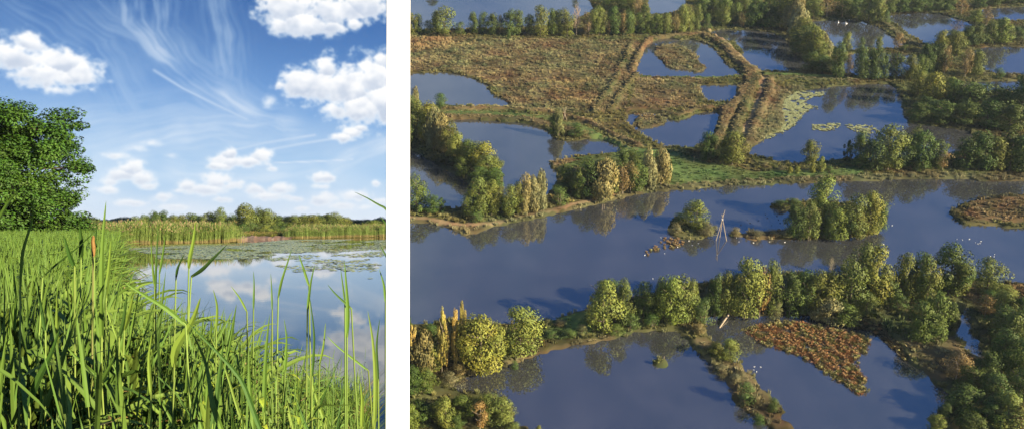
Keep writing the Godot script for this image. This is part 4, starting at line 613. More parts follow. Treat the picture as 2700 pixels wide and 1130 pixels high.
var tree_count := 0
func plant_tree(at: Vector3, axis: Vector3, h: float, w: float, kind: int, label: String, group: String) -> Node3D:
	var cat: String = ["tree", "tree", "tree", "willow", "tree", "poplar", "bush", "bush", "tree", "tree"][kind]
	var o := thing(tree_name[kind], label, cat, at, group)
	var i := (tree_count * 7 + tree_count / 3) % 4
	tree_count += 1
	var turn := Basis(Vector3.UP, rng.randf() * TAU)
	var tilt := Basis(Quaternion(Vector3.UP, (axis + Vector3(rng.randf_range(-0.03, 0.03), 0, rng.randf_range(-0.03, 0.03))).normalized()))
	var broad := 1.5 if kind in [5, 8] else 1.18
	o.basis = tilt * turn * Basis.from_scale(Vector3(w * rng.randf_range(0.95, 1.08) * broad, h * 1.0 * rng.randf_range(0.93, 1.07), w * rng.randf_range(0.92, 1.05) * broad))
	part(o, "trunk", trunks[kind][i], mats["bark"])
	part(o, "crown", crowns[kind][i], tree_mats[rng.randi() % 4])
	return o

# ---------------------------------------------------------------- the pond hillside
const CELL := 0.5
var map_w := 0
var map_h := 0
var map_at := Vector2.ZERO
var land := PackedByteArray()
var kind_map := PackedByteArray()
var raised := PackedByteArray()

func fill(img: Image, poly: PackedVector2Array, col: Color) -> void:
	var lo := 1e9
	var hi := -1e9
	for p in poly:
		lo = minf(lo, p.y)
		hi = maxf(hi, p.y)
	var y0 := maxi(0, int((lo - map_at.y) / CELL))
	var y1 := mini(map_h - 1, int((hi - map_at.y) / CELL) + 1)
	for y in range(y0, y1 + 1):
		var v := map_at.y + (y + 0.5) * CELL
		var xs := []
		for i in poly.size():
			var a := poly[i]
			var b := poly[(i + 1) % poly.size()]
			if (a.y <= v) != (b.y <= v):
				xs.append(a.x + (v - a.y) / (b.y - a.y) * (b.x - a.x))
		xs.sort()
		for k in range(0, xs.size() - 1, 2):
			var x0 := clampi(int(round((xs[k] - map_at.x) / CELL)), 0, map_w)
			var x1 := clampi(int(round((xs[k + 1] - map_at.x) / CELL)), 0, map_w)
			if x1 > x0:
				img.fill_rect(Rect2i(x0, y, x1 - x0, 1), col)

func ribbon_of(line: PackedVector2Array, w: float) -> PackedVector2Array:
	var a := PackedVector2Array()
	var b := PackedVector2Array()
	# trodden lines wander
	var way := PackedVector2Array()
	for i in line.size() - 1:
		for k in 6:
			var at := line[i].lerp(line[i + 1], k / 6.0)
			way.append(at + Vector2(noise.get_noise_2d(at.x * 4.0, at.y * 4.0), noise.get_noise_2d(at.x * 4.0 + 80.0, at.y * 4.0)) * 1.2)
	way.append(line[line.size() - 1])
	line = way
	for i in line.size():
		var d := (line[mini(i + 1, line.size() - 1)] - line[maxi(i - 1, 0)]).normalized().orthogonal() * w * 0.5 * (1.0 + 0.5 * noise.get_noise_2d(line[i].x * 5.0, line[i].y * 5.0))
		a.append(line[i] + d)
		b.append(line[i] - d)
	b.reverse()
	a.append_array(b)
	return a

func make_maps() -> void:
	var lo := Vector2(1e9, 1e9)
	var hi := -lo
	for p in SLOPE_OUTLINE:
		lo = lo.min(p)
		hi = hi.max(p)
	map_at = lo
	map_w = int((hi.x - lo.x) / CELL) + 1
	map_h = int((hi.y - lo.y) / CELL) + 1
	var img := Image.create(map_w, map_h, false, Image.FORMAT_L8)
	img.fill(Color.WHITE)
	for k in WATER:
		fill(img, WATER[k], Color.BLACK)
	for k in ISLANDS:
		fill(img, ISLANDS[k], Color.WHITE)
	img.resize(map_w / 3, map_h / 3, Image.INTERPOLATE_BILINEAR)
	img.resize(map_w, map_h, Image.INTERPOLATE_CUBIC)
	land = img.get_data()
	var kinds := Image.create(map_w, map_h, false, Image.FORMAT_L8)
	kinds.fill(Color.BLACK)
	for k in GROUND_KINDS:
		fill(kinds, k[1], Color8(k[0], k[0], k[0]))
	for k in GROUND_STROKES:
		fill(kinds, ribbon_of(k[2], k[1]), Color8(k[0], k[0], k[0]))
	kind_map = kinds.get_data()
	var up := Image.create(map_w, map_h, false, Image.FORMAT_L8)
	up.fill(Color.BLACK)
	for k in GROUND_STROKES:
		var g := int(float(k[3]) * 100.0)
		fill(up, ribbon_of(k[2], k[1]), Color8(g, g, g))
	up.resize(map_w / 2, map_h / 2, Image.INTERPOLATE_BILINEAR)
	up.resize(map_w, map_h, Image.INTERPOLATE_CUBIC)
	raised = up.get_data()

func at_map(u: float, v: float) -> int:
	return clampi(int((v - map_at.y) / CELL), 0, map_h - 1) * map_w + clampi(int((u - map_at.x) / CELL), 0, map_w - 1)

func bank(u: float, v: float) -> float:
	# how far this spot lies inside the land: 0.5 is the waterline
	var x := (u - map_at.x) / CELL - 0.5
	var y := (v - map_at.y) / CELL - 0.5
	var xi := clampi(int(x), 0, map_w - 2)
	var yi := clampi(int(y), 0, map_h - 2)
	var fx := clampf(x - xi, 0.0, 1.0)
	var fy := clampf(y - yi, 0.0, 1.0)
	var k := yi * map_w + xi
	var a := lerpf(land[k], land[k + 1], fx)
	var b := lerpf(land[k + map_w], land[k + map_w + 1], fx)
	return lerpf(a, b, fy) / 255.0 + fine.get_noise_2d(u * 16.0, v * 16.0) * 0.20

func land_height(u: float, v: float) -> float:
	var b := bank(u, v)
	return clampf((b - 0.5) * 1.3, -0.6, 0.45) + 0.12 * noise.get_noise_2d(u * 9.0, v * 9.0) + 0.01 * raised[at_map(u, v)] * smoothstep(0.50, 0.78, b)

var soil := [Color(0.055, 0.055, 0.025), Color(0.075, 0.062, 0.034), Color(0.060, 0.085, 0.030), Color(0.150, 0.115, 0.065), Color(0.080, 0.060, 0.032), Color(0.060, 0.058, 0.030)]
var plant_tone := [Color(0.125, 0.125, 0.045), Color(0.178, 0.158, 0.080), Color(0.095, 0.140, 0.046), Color(0.205, 0.172, 0.090), Color(0.215, 0.172, 0.084), Color(0.205, 0.195, 0.100)]

func ground_tone(set_: Array, u: float, v: float) -> Color:
	var c: Color = set_[kind_map[at_map(u, v)]]
	var k := 1.0 + 0.7 * noise.get_noise_2d(u * 2.6, v * 2.6) + 0.5 * fine.get_noise_2d(u * 8.0, v * 8.0)
	var h := 0.22 * noise.get_noise_2d(u * 1.6 + 500.0, v * 1.6) + 0.16 * noise.get_noise_2d(u * 6.0 + 50.0, v * 6.0)
	return Color(c.r * (k + h), c.g * (k - h * 0.3), c.b * k)

func edges_at(v: float) -> Vector2:
	var a := SLOPE_OUTLINE[0]
	var b := SLOPE_OUTLINE[3]
	var c := SLOPE_OUTLINE[1]
	var d := SLOPE_OUTLINE[2]
	var t := clampf((v - a.y) / (b.y - a.y), 0.0, 1.0)
	return Vector2(lerpf(a.x, b.x, t), lerpf(c.x, d.x, t))

func make_slope() -> void:
	var o := SLOPE_OUTLINE
	# the land: a sheet of banks, dikes and islands that dips below the water
	var verts := PackedVector3Array()
	var cols := PackedColorArray()
	var norms := PackedVector3Array()
	var idx := PackedInt32Array()
	var step := 0.8
	var nx := int((o[2].x - o[3].x) / step)
	var ny := int((o[2].y - o[1].y) / step)
	var ids := PackedInt32Array()
	ids.resize((nx + 1) * (ny + 1))
	ids.fill(-1)
	var hs := PackedFloat32Array()
	hs.resize((nx + 1) * (ny + 1))
	for j in ny + 1:
		var v := o[0].y + j * step
		var e := edges_at(v)
		for i in nx + 1:
			var u := o[3].x + i * step
			var k := j * (nx + 1) + i
			if u < e.x - step or u > e.y + step:
				hs[k] = -9.0
				continue
			hs[k] = land_height(u, v)
	for j in ny:
		var v := o[0].y + j * step
		for i in nx:
			var k := j * (nx + 1) + i
			var q := [k, k + 1, k + nx + 2, k + nx + 1]
			var lo := minf(minf(hs[q[0]], hs[q[1]]), minf(hs[q[2]], hs[q[3]]))
			var hi := maxf(maxf(hs[q[0]], hs[q[1]]), maxf(hs[q[2]], hs[q[3]]))
			if lo < -5.0 or hi < -0.05:
				continue
			for c in 4:
				var at: int = q[c]
				if ids[at] < 0:
					ids[at] = verts.size()
					var iu := at % (nx + 1)
					var jv := at / (nx + 1)
					var uu := o[3].x + iu * step
					var vv := o[0].y + jv * step
					verts.append(on_slope(uu, vv, hs[at]))
					cols.append(ground_tone(soil, uu, vv))
					var gx := hs[mini(at + 1, hs.size() - 1)] - hs[maxi(at - 1, 0)]
					var gy := hs[mini(at + nx + 1, hs.size() - 1)] - hs[maxi(at - nx - 1, 0)]
					if absf(gx) > 3.0: gx = 0.0
					if absf(gy) > 3.0: gy = 0.0
					norms.append((off_slope - right_axis * gx / (2.0 * step) - up_slope * gy / (2.0 * step)).normalized())
			idx.append_array([ids[q[0]], ids[q[3]], ids[q[2]], ids[q[0]], ids[q[2]], ids[q[1]]])
	var arr := []
	arr.resize(Mesh.ARRAY_MAX)
	arr[Mesh.ARRAY_VERTEX] = verts
	arr[Mesh.ARRAY_NORMAL] = norms
	arr[Mesh.ARRAY_COLOR] = cols
	arr[Mesh.ARRAY_INDEX] = idx
	var m := ArrayMesh.new()
	m.add_surface_from_arrays(Mesh.PRIMITIVE_TRIANGLES, arr)
	var soil_mat := mat("marsh_soil", Color.WHITE, 0.95, 0.15)
	soil_mat.vertex_color_use_as_albedo = true
	top("terrain", m, soil_mat, "structure")
	# the water of all the ponds
	var f := Faces.new()
	var p := [on_slope(o[0].x, o[0].y), on_slope(o[1].x, o[1].y), on_slope(o[2].x, o[2].y), on_slope(o[3].x, o[3].y)]
	f.flat(p[0], p[1], p[2], off_slope, Color.WHITE)
	f.flat(p[0], p[2], p[3], off_slope, Color.WHITE)
	var water := mat("pond_water", lin(0.045, 0.047, 0.054), 0.03, 0.5)
	water.refraction_enabled = true
	water.refraction_scale = 0.19
	# drifting silt, and calm and breathed-on patches
	water.albedo_texture = speckle(0.012, 4, Color(0.70, 0.72, 0.68), Color(1.0, 1.0, 1.0))
	water.roughness = 1.0
	water.roughness_texture = speckle(0.010, 2, Color(0.02, 0.02, 0.02), Color(0.06, 0.06, 0.06))
	water.uv1_triplanar = true
	water.uv1_world_triplanar = true
	water.uv1_scale = Vector3(0.012, 0.012, 0.012)
	top("pond_water", f.mesh(), water, "structure")

func speckle(freq: float, octaves: int, a: Color, b: Color) -> NoiseTexture2D:
	var t := NoiseTexture2D.new()
	t.width = 512
	t.height = 512
	t.seamless = true
	t.noise = FastNoiseLite.new()
	t.noise.frequency = freq
	t.noise.fractal_octaves = octaves
	var g := Gradient.new()
	g.set_color(0, a)
	g.set_color(1, b)
	t.color_ramp = g
	return t

func tuft(blades: int, spread: float, lean: float, wide: float) -> ArrayMesh:
	var f := Faces.new()
	for i in blades:
		var a := rng.randf() * TAU
		var r := sqrt(rng.randf()) * spread
		var b := Vector3(cos(a) * r, -0.05, sin(a) * r)
		var d := Vector3(cos(a), 0, sin(a)) * rng.randf_range(0.2, 1.0) * lean + ball() * 0.12
		d.y = rng.randf_range(0.7, 1.0)
		var s := d.cross(ball()).normalized() * wide * rng.randf_range(0.7, 1.3)
		var col := vary(Color(1, 1, 1), 0.22)
		f.tri(b - s * 0.5, b + d * 0.6 + s * 0.5, b + d, col)
		f.tri(b - s * 0.5, b + s * 0.5, b + d * 0.6 + s * 0.5, col)
	return f.mesh()

func make_marsh_plants() -> void:
	var marsh := leafy("marsh_plants", Color.WHITE, 0.06)
	var forms := [tuft(34, 0.5, 0.35, 0.16), tuft(34, 0.55, 0.45, 0.18), tuft(30, 0.5, 0.3, 0.2)]
	var reeds := [tuft(36, 0.5, 0.14, 0.10), tuft(36, 0.5, 0.18, 0.11)]
	var spots := [[], [], []]
	var tints := [[], [], []]
	var rspots := [[], []]
	var rtints := [[], []]
	var o := SLOPE_OUTLINE
	var lean := Basis(Quaternion(Vector3.UP, tree_axis))
	for k in 135000:
		# even over the hillside
		var v := rng.randf_range(o[0].y + 8.0, o[2].y - 4.0)
		var e := edges_at(v)
		var u := rng.randf_range(o[3].x, o[2].x)
		if u < e.x + 0.5 or u > e.y - 8.0:
			continue
		var b := bank(u, v)
		if b < 0.46:
			continue
		var kind := kind_map[at_map(u, v)]
		if kind == 3 and rng.randf() < 0.85:
			continue
		var size := 0.55 + 0.95 * pow(rng.randf(), 2.0)
		var tall := 0.35 + 0.95 * pow(rng.randf(), 2.0)
		if noise.get_noise_2d(u * 7.0 + 90.0, v * 7.0) < -0.22 and kind == 1:
			tall *= 0.5
		if kind == 2:
			tall *= 0.45
		if kind == 3:
			tall *= 0.3
		var tint := vary(ground_tone(plant_tone, u, v), 0.18)
		var edge := b < 0.86 and kind != 2
		var dike := raised[at_map(u, v)] > 55 and b > 0.6
		if dike:
			tall *= 0.55
			size *= 0.8
			tint = tint.lerp(vary(Color(0.26, 0.215, 0.115), 0.2), 0.6)
		if (edge or kind == 5) and not dike:
			tall = rng.randf_range(0.6, 1.15)
			tint = tint.lerp(vary(plant_tone[5], 0.25), 0.45)
			var i := rng.randi() % 2
			rspots[i].append(Transform3D(lean * Basis(Vector3.UP, rng.randf() * TAU) * Basis.from_scale(Vector3(size, tall, size)), on_slope(u, v, land_height(u, v))))
			rtints[i].append(tint)
		else:
			var i := rng.randi() % 3
			spots[i].append(Transform3D(lean * Basis(Vector3.UP, rng.randf() * TAU) * Basis.from_scale(Vector3(size * 1.1, tall, size * 1.1)), on_slope(u, v, land_height(u, v))))
			tints[i].append(tint)
	var root := Node3D.new()
	root.name = "marsh_vegetation"
	add_child(root)
	tag(root, "brown and green marsh plants covering dikes and banks between the ponds", "marsh plants")
	root.set_meta("kind", "stuff")
	for i in 3:
		many(root, "sedge", forms[i], marsh, spots[i], tints[i])
	for i in 2:
		many(root, "shore_reeds", reeds[i], marsh, rspots[i], rtints[i])

func inside(poly: PackedVector2Array) -> Vector2:
	var lo := Vector2(1e9, 1e9)
	var hi := -lo
	for p in poly:
		lo = lo.min(p)
		hi = hi.max(p)
	for k in 60:
		var q := Vector2(rng.randf_range(lo.x, hi.x), rng.randf_range(lo.y, hi.y))
		if Geometry2D.is_point_in_polygon(q, poly):
			return q
	return poly[0]

func make_tussocks() -> void:
	var m := leafy("tussock_leaves", Color.WHITE, 0.08)
	var forms := []
	for i in 4:
		var f := Faces.new()
		for k in 46:
			var a := rng.randf() * TAU
			var r := sqrt(rng.randf()) * 0.16
			var b := Vector3(cos(a) * r, -0.06, sin(a) * r)
			var out := Vector3(cos(a), 0, sin(a))
			var l := rng.randf_range(0.25, 0.62)
			var mid := b + out * l * 0.45 + Vector3(0, rng.randf_range(0.35, 0.75), 0)
			var tip := b + out * l + Vector3(0, rng.randf_range(0.05, 0.6), 0)
			var s := out.cross(Vector3.UP) * 0.075
			var c: Color = [Color(0.235, 0.120, 0.050), Color(0.20, 0.140, 0.05), Color(0.145, 0.160, 0.042), Color(0.22, 0.158, 0.075)][(i + (1 if rng.randf() < 0.3 else 0)) % 4]
			c = vary(c, 0.25)
			f.quad(b - s, mid - s, mid + s, b + s, c)
			f.tri(mid - s, tip, mid + s, c)
		forms.append(f.mesh())
	var lean := Basis(Quaternion(Vector3.UP, tree_axis))
	var beds := [[TUSSOCK_BED, 250, "rusty sedge tussock in the bed standing in the tussock pond", "rusty tussocks in the tussock pond", 0], [SPIT_BED, 30, "russet tussock on the spit beside the willow islet", "tussocks on the willow islet's spit", 3], [DARK_BED, 18, "green-brown tussock on the shaded edge of the tussock pond", "tussocks on the shaded pond edge", 2]]
	for b in beds:
		var taken := []
		for k in b[1]:
			var q := inside(b[0])
			for again in 12:
				var free := true
				for t in taken:
					if q.distance_to(t) < 0.62:
						free = false
						break
				if free:
					break
				q = inside(b[0])
			q += Vector2(rng.randf_range(-0.7, 0.7), rng.randf_range(-0.7, 0.7)) * (1.6 if rng.randf() < 0.4 else 0.3)
			taken.append(q)
			var o := thing("sedge_tussock", b[2], "tussock", on_slope(q.x, q.y, 0.02), b[3])
			var rim := 0.0
			var poly: PackedVector2Array = b[0]
			var near := 99.0
			for i in poly.size():
				near = minf(near, Geometry2D.get_closest_point_to_segment(q, poly[i], poly[(i + 1) % poly.size()]).distance_to(q))
			rim = 2 if near < 1.1 and b[4] == 0 else b[4]
			var form: int = rim if rng.randf() < 0.75 else rng.randi() % 4
			var s := rng.randf_range(0.55, 1.15)
			o.basis = lean * Basis(Vector3.UP, rng.randf() * TAU) * Basis.from_scale(Vector3(s * 1.1, s * rng.randf_range(0.5, 0.85), s * 1.1))
			part(o, "leaves", forms[form], m)
	# low moss and litter the tussocks stand in
	var bits := []
	var tints := []
	var form := tuft(16, 0.5, 0.6, 0.2)
	for k in 3400:
		var q := inside(TUSSOCK_BED) + Vector2(rng.randf_range(-0.5, 0.5), rng.randf_range(-0.5, 0.5))
		if fine.get_noise_2d(q.x * 22.0, q.y * 22.0) < -0.12:
			continue
		bits.append(Transform3D(lean * Basis(Vector3.UP, rng.randf() * TAU) * Basis.from_scale(Vector3(0.7, rng.randf_range(0.15, 0.5), 0.7)), on_slope(q.x, q.y, 0.0)))
		tints.append(vary(Color(0.22, 0.115, 0.05) if noise.get_noise_2d(q.x * 14.0, q.y * 14.0) > 0.0 else Color(0.16, 0.15, 0.05), 0.4))
	for k in 260:
		var q := inside(DARK_BED)
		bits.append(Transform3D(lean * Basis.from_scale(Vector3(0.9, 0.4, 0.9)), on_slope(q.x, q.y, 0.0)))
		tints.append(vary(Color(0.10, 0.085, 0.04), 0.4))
	var low := many(self, "sedge_litter", form, mats["marsh_plants"], bits, tints)
	tag(low, "low russet sedge litter between the tussocks of the tussock pond", "sedge")
	# floating leaves of the floating-leaf pond
	var pads := Faces.new()
	for k in 9:
		var a := TAU * k / 9.0
		var b := TAU * (k + 1) / 9.0
		pads.tri(Vector3(0, 0.06, 0), Vector3(cos(a), 0.02, sin(a)), Vector3(cos(b), 0.02, sin(b)), Color.WHITE)
	var spots := []
	var pt := []
	for bed in FLOATING_BEDS:
		var lo := Vector2(1e9, 1e9)
		var hi := -lo
		for p in bed:
			lo = lo.min(p)
			hi = hi.max(p)
		var n := int((hi - lo).x * (hi - lo).y * 4.0)
		for k in mini(n, 12000):
			var q := inside(bed) + Vector2(rng.randf_range(-1.5, 1.5), rng.randf_range(-1, 1))
			if noise.get_noise_2d(q.x * 12.0, q.y * 12.0) < -0.16 or bank(q.x, q.y) > 0.5:
				continue
			var s := rng.randf_range(0.18, 0.5)
			spots.append(Transform3D(lean * Basis(Vector3.RIGHT, rng.randf_range(-0.2, 0.35)) * Basis(Vector3.UP, rng.randf() * TAU) * Basis.from_scale(Vector3(s, 1.0 + rng.randf() * 3.0, s)), on_slope(q.x, q.y, 0.05)))
			pt.append(vary(Color(0.215, 0.235, 0.115), 0.25))
	var fl := many(self, "floating_leaves", pads.mesh(), mats["marsh_plants"], spots, pt)
	tag(fl, "pale green floating leaves spreading over the floating-leaf pond", "water plants")

func make_birds() -> void:
	var white := mat("white_plumage", lin(0.8, 0.8, 0.78), 0.7)
	var black := mat("black_plumage", lin(0.02, 0.02, 0.022), 0.6)
	var yellow := mat("bill", lin(0.5, 0.3, 0.06), 0.5)
	var bodies := []
	for kind in 3:
		var f := Faces.new()
		var rings := 9
		var pts := []
		var rad := []
		for i in rings + 1:
			var t := float(i) / rings
			pts.append(Vector3(-0.24 + 0.48 * t, 0.08 + 0.07 * pow(absf(t - 0.45), 2.0) * 4.0, 0))
			rad.append(0.005 + 0.105 * pow(sin(PI * pow(t, 1.15)), 0.8))
		f.tube(pts, rad, 9, Color.WHITE)
		bodies.append(f.mesh())
	var head := Faces.new()
	head.tube([Vector3(0.17, 0.12, 0), Vector3(0.21, 0.20, 0), Vector3(0.22, 0.255, 0), Vector3(0.25, 0.27, 0), Vector3(0.285, 0.265, 0)], [0.05, 0.035, 0.04, 0.042, 0.012], 8, Color.WHITE)
	var neck := Faces.new()
	neck.tube([Vector3(0.18, 0.12, 0), Vector3(0.25, 0.24, 0), Vector3(0.21, 0.38, 0), Vector3(0.25, 0.47, 0), Vector3(0.31, 0.45, 0)], [0.05, 0.028, 0.024, 0.034, 0.012], 8, Color.WHITE)
	var bill := Faces.new()
	bill.tube([Vector3(0.28, 0.265, 0), Vector3(0.34, 0.255, 0)], [0.014, 0.003], 6, Color.WHITE)
	var sets := [[COOTS, "coot", "small black waterbird swimming behind the willow islet", "black waterbirds on the long lake", black, 1.0, head],
		[GULLS, "gull", "white waterbird resting around the pole tripod and islets", "white birds round the tripod", white, 0.95, head],
		[GULLS_EAST, "gull", "white waterbird on open water east of the wooded island", "white birds on the open lake", white, 0.95, head],
		[GULLS_NEAR, "gull", "white waterbird on the tussock pond beside the causeway", "white birds on the tussock pond", white, 0.9, head],
		[SWANS, "swan", "white swan at the far end of the swan pond", "swans on the swan pond", white, 3.2, neck]]
	for s in sets:
		for q in s[0]:
			var o := thing(s[1], s[2], "bird", on_slope(q[0], q[1], 0.0), s[3])
			o.basis = Basis(Quaternion(Vector3.UP, off_slope)) * Basis(Vector3.UP, rng.randf() * TAU) * Basis.from_scale(Vector3.ONE * float(s[5]) * 0.8)
			part(o, "body", bodies[0], s[4])
			part(o, "head", s[6].mesh(), s[4])
			part(o, "bill", bill.mesh(), yellow)

func pole(parent: Node, called: String, a: Vector3, b: Vector3, r: float, m: Material) -> void:
	var f := Faces.new()
	f.tube([a, a.lerp(b, 0.5), b], [r, r * 0.9, r * 0.7], 8, Color.WHITE)
	f.cap(b, (b - a).normalized(), r * 0.7, 8, Color.WHITE)
	part(parent, called, f.mesh(), m)

func make_poles() -> void:
	var wood := mat("bleached_wood", lin(0.46, 0.40, 0.33), 0.8)
	var grain := NoiseTexture2D.new()
	grain.width = 128
	grain.height = 128
	grain.noise = FastNoiseLite.new()
	grain.noise.frequency = 0.05
	var ramp := Gradient.new()
	ramp.set_color(0, Color(0.62, 0.58, 0.52))
	ramp.set_color(1, Color(1, 1, 1))
	grain.color_ramp = ramp
	wood.albedo_texture = grain
	wood.uv1_triplanar = true
	var o := thing("pole_tripod", "tall tripod of bleached poles standing in the long lake", "tripod", on_slope(TRIPOD.x, TRIPOD.y, 0.0))
	o.basis = Basis(Quaternion(Vector3.UP, tree_axis))
	var knot := Vector3(0.05, 5.6, -0.3)
	for e in [[Vector3(-1.55, -0.7, 0.2), 1.40], [Vector3(1.5, -0.7, 0.3), 1.22], [Vector3(0.0, -0.4, -1.7), 1.26]]:
		var foot: Vector3 = e[0]
		pole(o, "pole", foot, foot + (knot + Vector3(0.07 * signf(foot.x), 0, 0.1) - foot) * float(e[1]), 0.10, wood)
	var lash := Faces.new()
	lash.tube([knot + Vector3(0, -0.14, 0), knot + Vector3(0, 0.14, 0)], [0.19, 0.19], 10, Color.WHITE)
	part(o, "lashing", lash.mesh(), mats["bark"])
	var t := thing("pole_tripod", "small leaning tripod of thin poles behind the shrub islet", "tripod", on_slope(SMALL_TRIPOD.x, SMALL_TRIPOD.y, 0.2))
	t.basis = Basis(Quaternion(Vector3.UP, tree_axis))
	pole(t, "pole", Vector3(-0.8, 0, 0.2), Vector3(0.55, 5.0, 0), 0.09, wood)
	pole(t, "pole", Vector3(0.7, -0.1, 0.3), Vector3(-0.85, 4.7, -0.1), 0.09, wood)
	pole(t, "pole", Vector3(0.1, 0, -1.0), Vector3(-0.2, 4.2, 0.2), 0.09, wood)
	var l := thing("fallen_log", "pale fallen log slanting into the water by the wood", "log", on_slope(LOG_A.x, LOG_A.y, 0.0))
	var span := on_slope(LOG_B.x, LOG_B.y, 0.9) - on_slope(LOG_A.x, LOG_A.y, 0.0)
	var f := Faces.new()
	f.tube([-span * 0.06, span * 0.35 + off_slope * 0.08, span * 0.7, span], [0.14, 0.20, 0.21, 0.23], 9, Color.WHITE)
	f.cap(span, span.normalized(), 0.23, 9, Color.WHITE)
	part(l, "stem", f.mesh(), wood)
	var g := Faces.new()
	g.tube([span * 0.3, span * 0.22 + off_slope * 0.7 + right_axis * 0.3], [0.07, 0.02], 6, Color.WHITE)
	part(l, "branch_stub", g.mesh(), wood)
	for e in [[STAKE_A, 1.9, "thin pale stake standing in the lake below the peninsula", "stakes in the lake below the peninsula"], [STAKE_B, 1.6, "thin pale stake standing in the lake below the peninsula", "stakes in the lake below the peninsula"], [STAKE_C, 2.3, "thin grey stake in the green meadow below the heart pond", ""], [ISLET_STAKE, 1.2, "short stake on the tiny islet in the dark pond", ""]]:
		var at: Vector2 = e[0]
		var s := thing("stake", e[2], "stake", on_slope(at.x, at.y, -0.2), e[3])
		s.basis = Basis(Quaternion(Vector3.UP, tree_axis))
		pole(s, "shaft", Vector3.ZERO, Vector3(0.05, float(e[1]), 0.0), 0.06, wood)

# ---------------------------------------------------------------- the lakeside
const SEAM := 0.1523
func sheet(called: String, poly: PackedVector2Array, y: float, m: Material, skirt := 0.0) -> MeshInstance3D:
	var f := Faces.new()
	var t := Geometry2D.triangulate_polygon(poly)
	for i in range(0, t.size(), 3):
		var p := []
		for k in 3:
			p.append(Vector3(poly[t[i + k]].x, y, poly[t[i + k]].y))
		f.flat(p[0], p[1], p[2], Vector3.UP, Color.WHITE)
	if skirt > 0.0:
		for i in poly.size():
			var a := poly[i]
			var b := poly[(i + 1) % poly.size()]
			f.quad(Vector3(a.x, y, a.y), Vector3(b.x, y, b.y), Vector3(b.x, y - skirt, b.y), Vector3(a.x, y - skirt, a.y), Color.WHITE)
	return top(called, f.mesh(), m, "structure")

var shore := PackedVector2Array([Vector2(-0.75, -5.2), Vector2(-1.7, -7.2), Vector2(-4.2, -11.0), Vector2(-7.5, -16), Vector2(-12.2, -23), Vector2(-27, -48), Vector2(-46.5, -83), Vector2(-44, -87), Vector2(-37, -97.5), Vector2(-38, -104), Vector2(-44, -118), Vector2(-47.5, -124), Vector2(-37, -125), Vector2(-35, -129), Vector2(-29, -140), Vector2(-23.0, -151)])

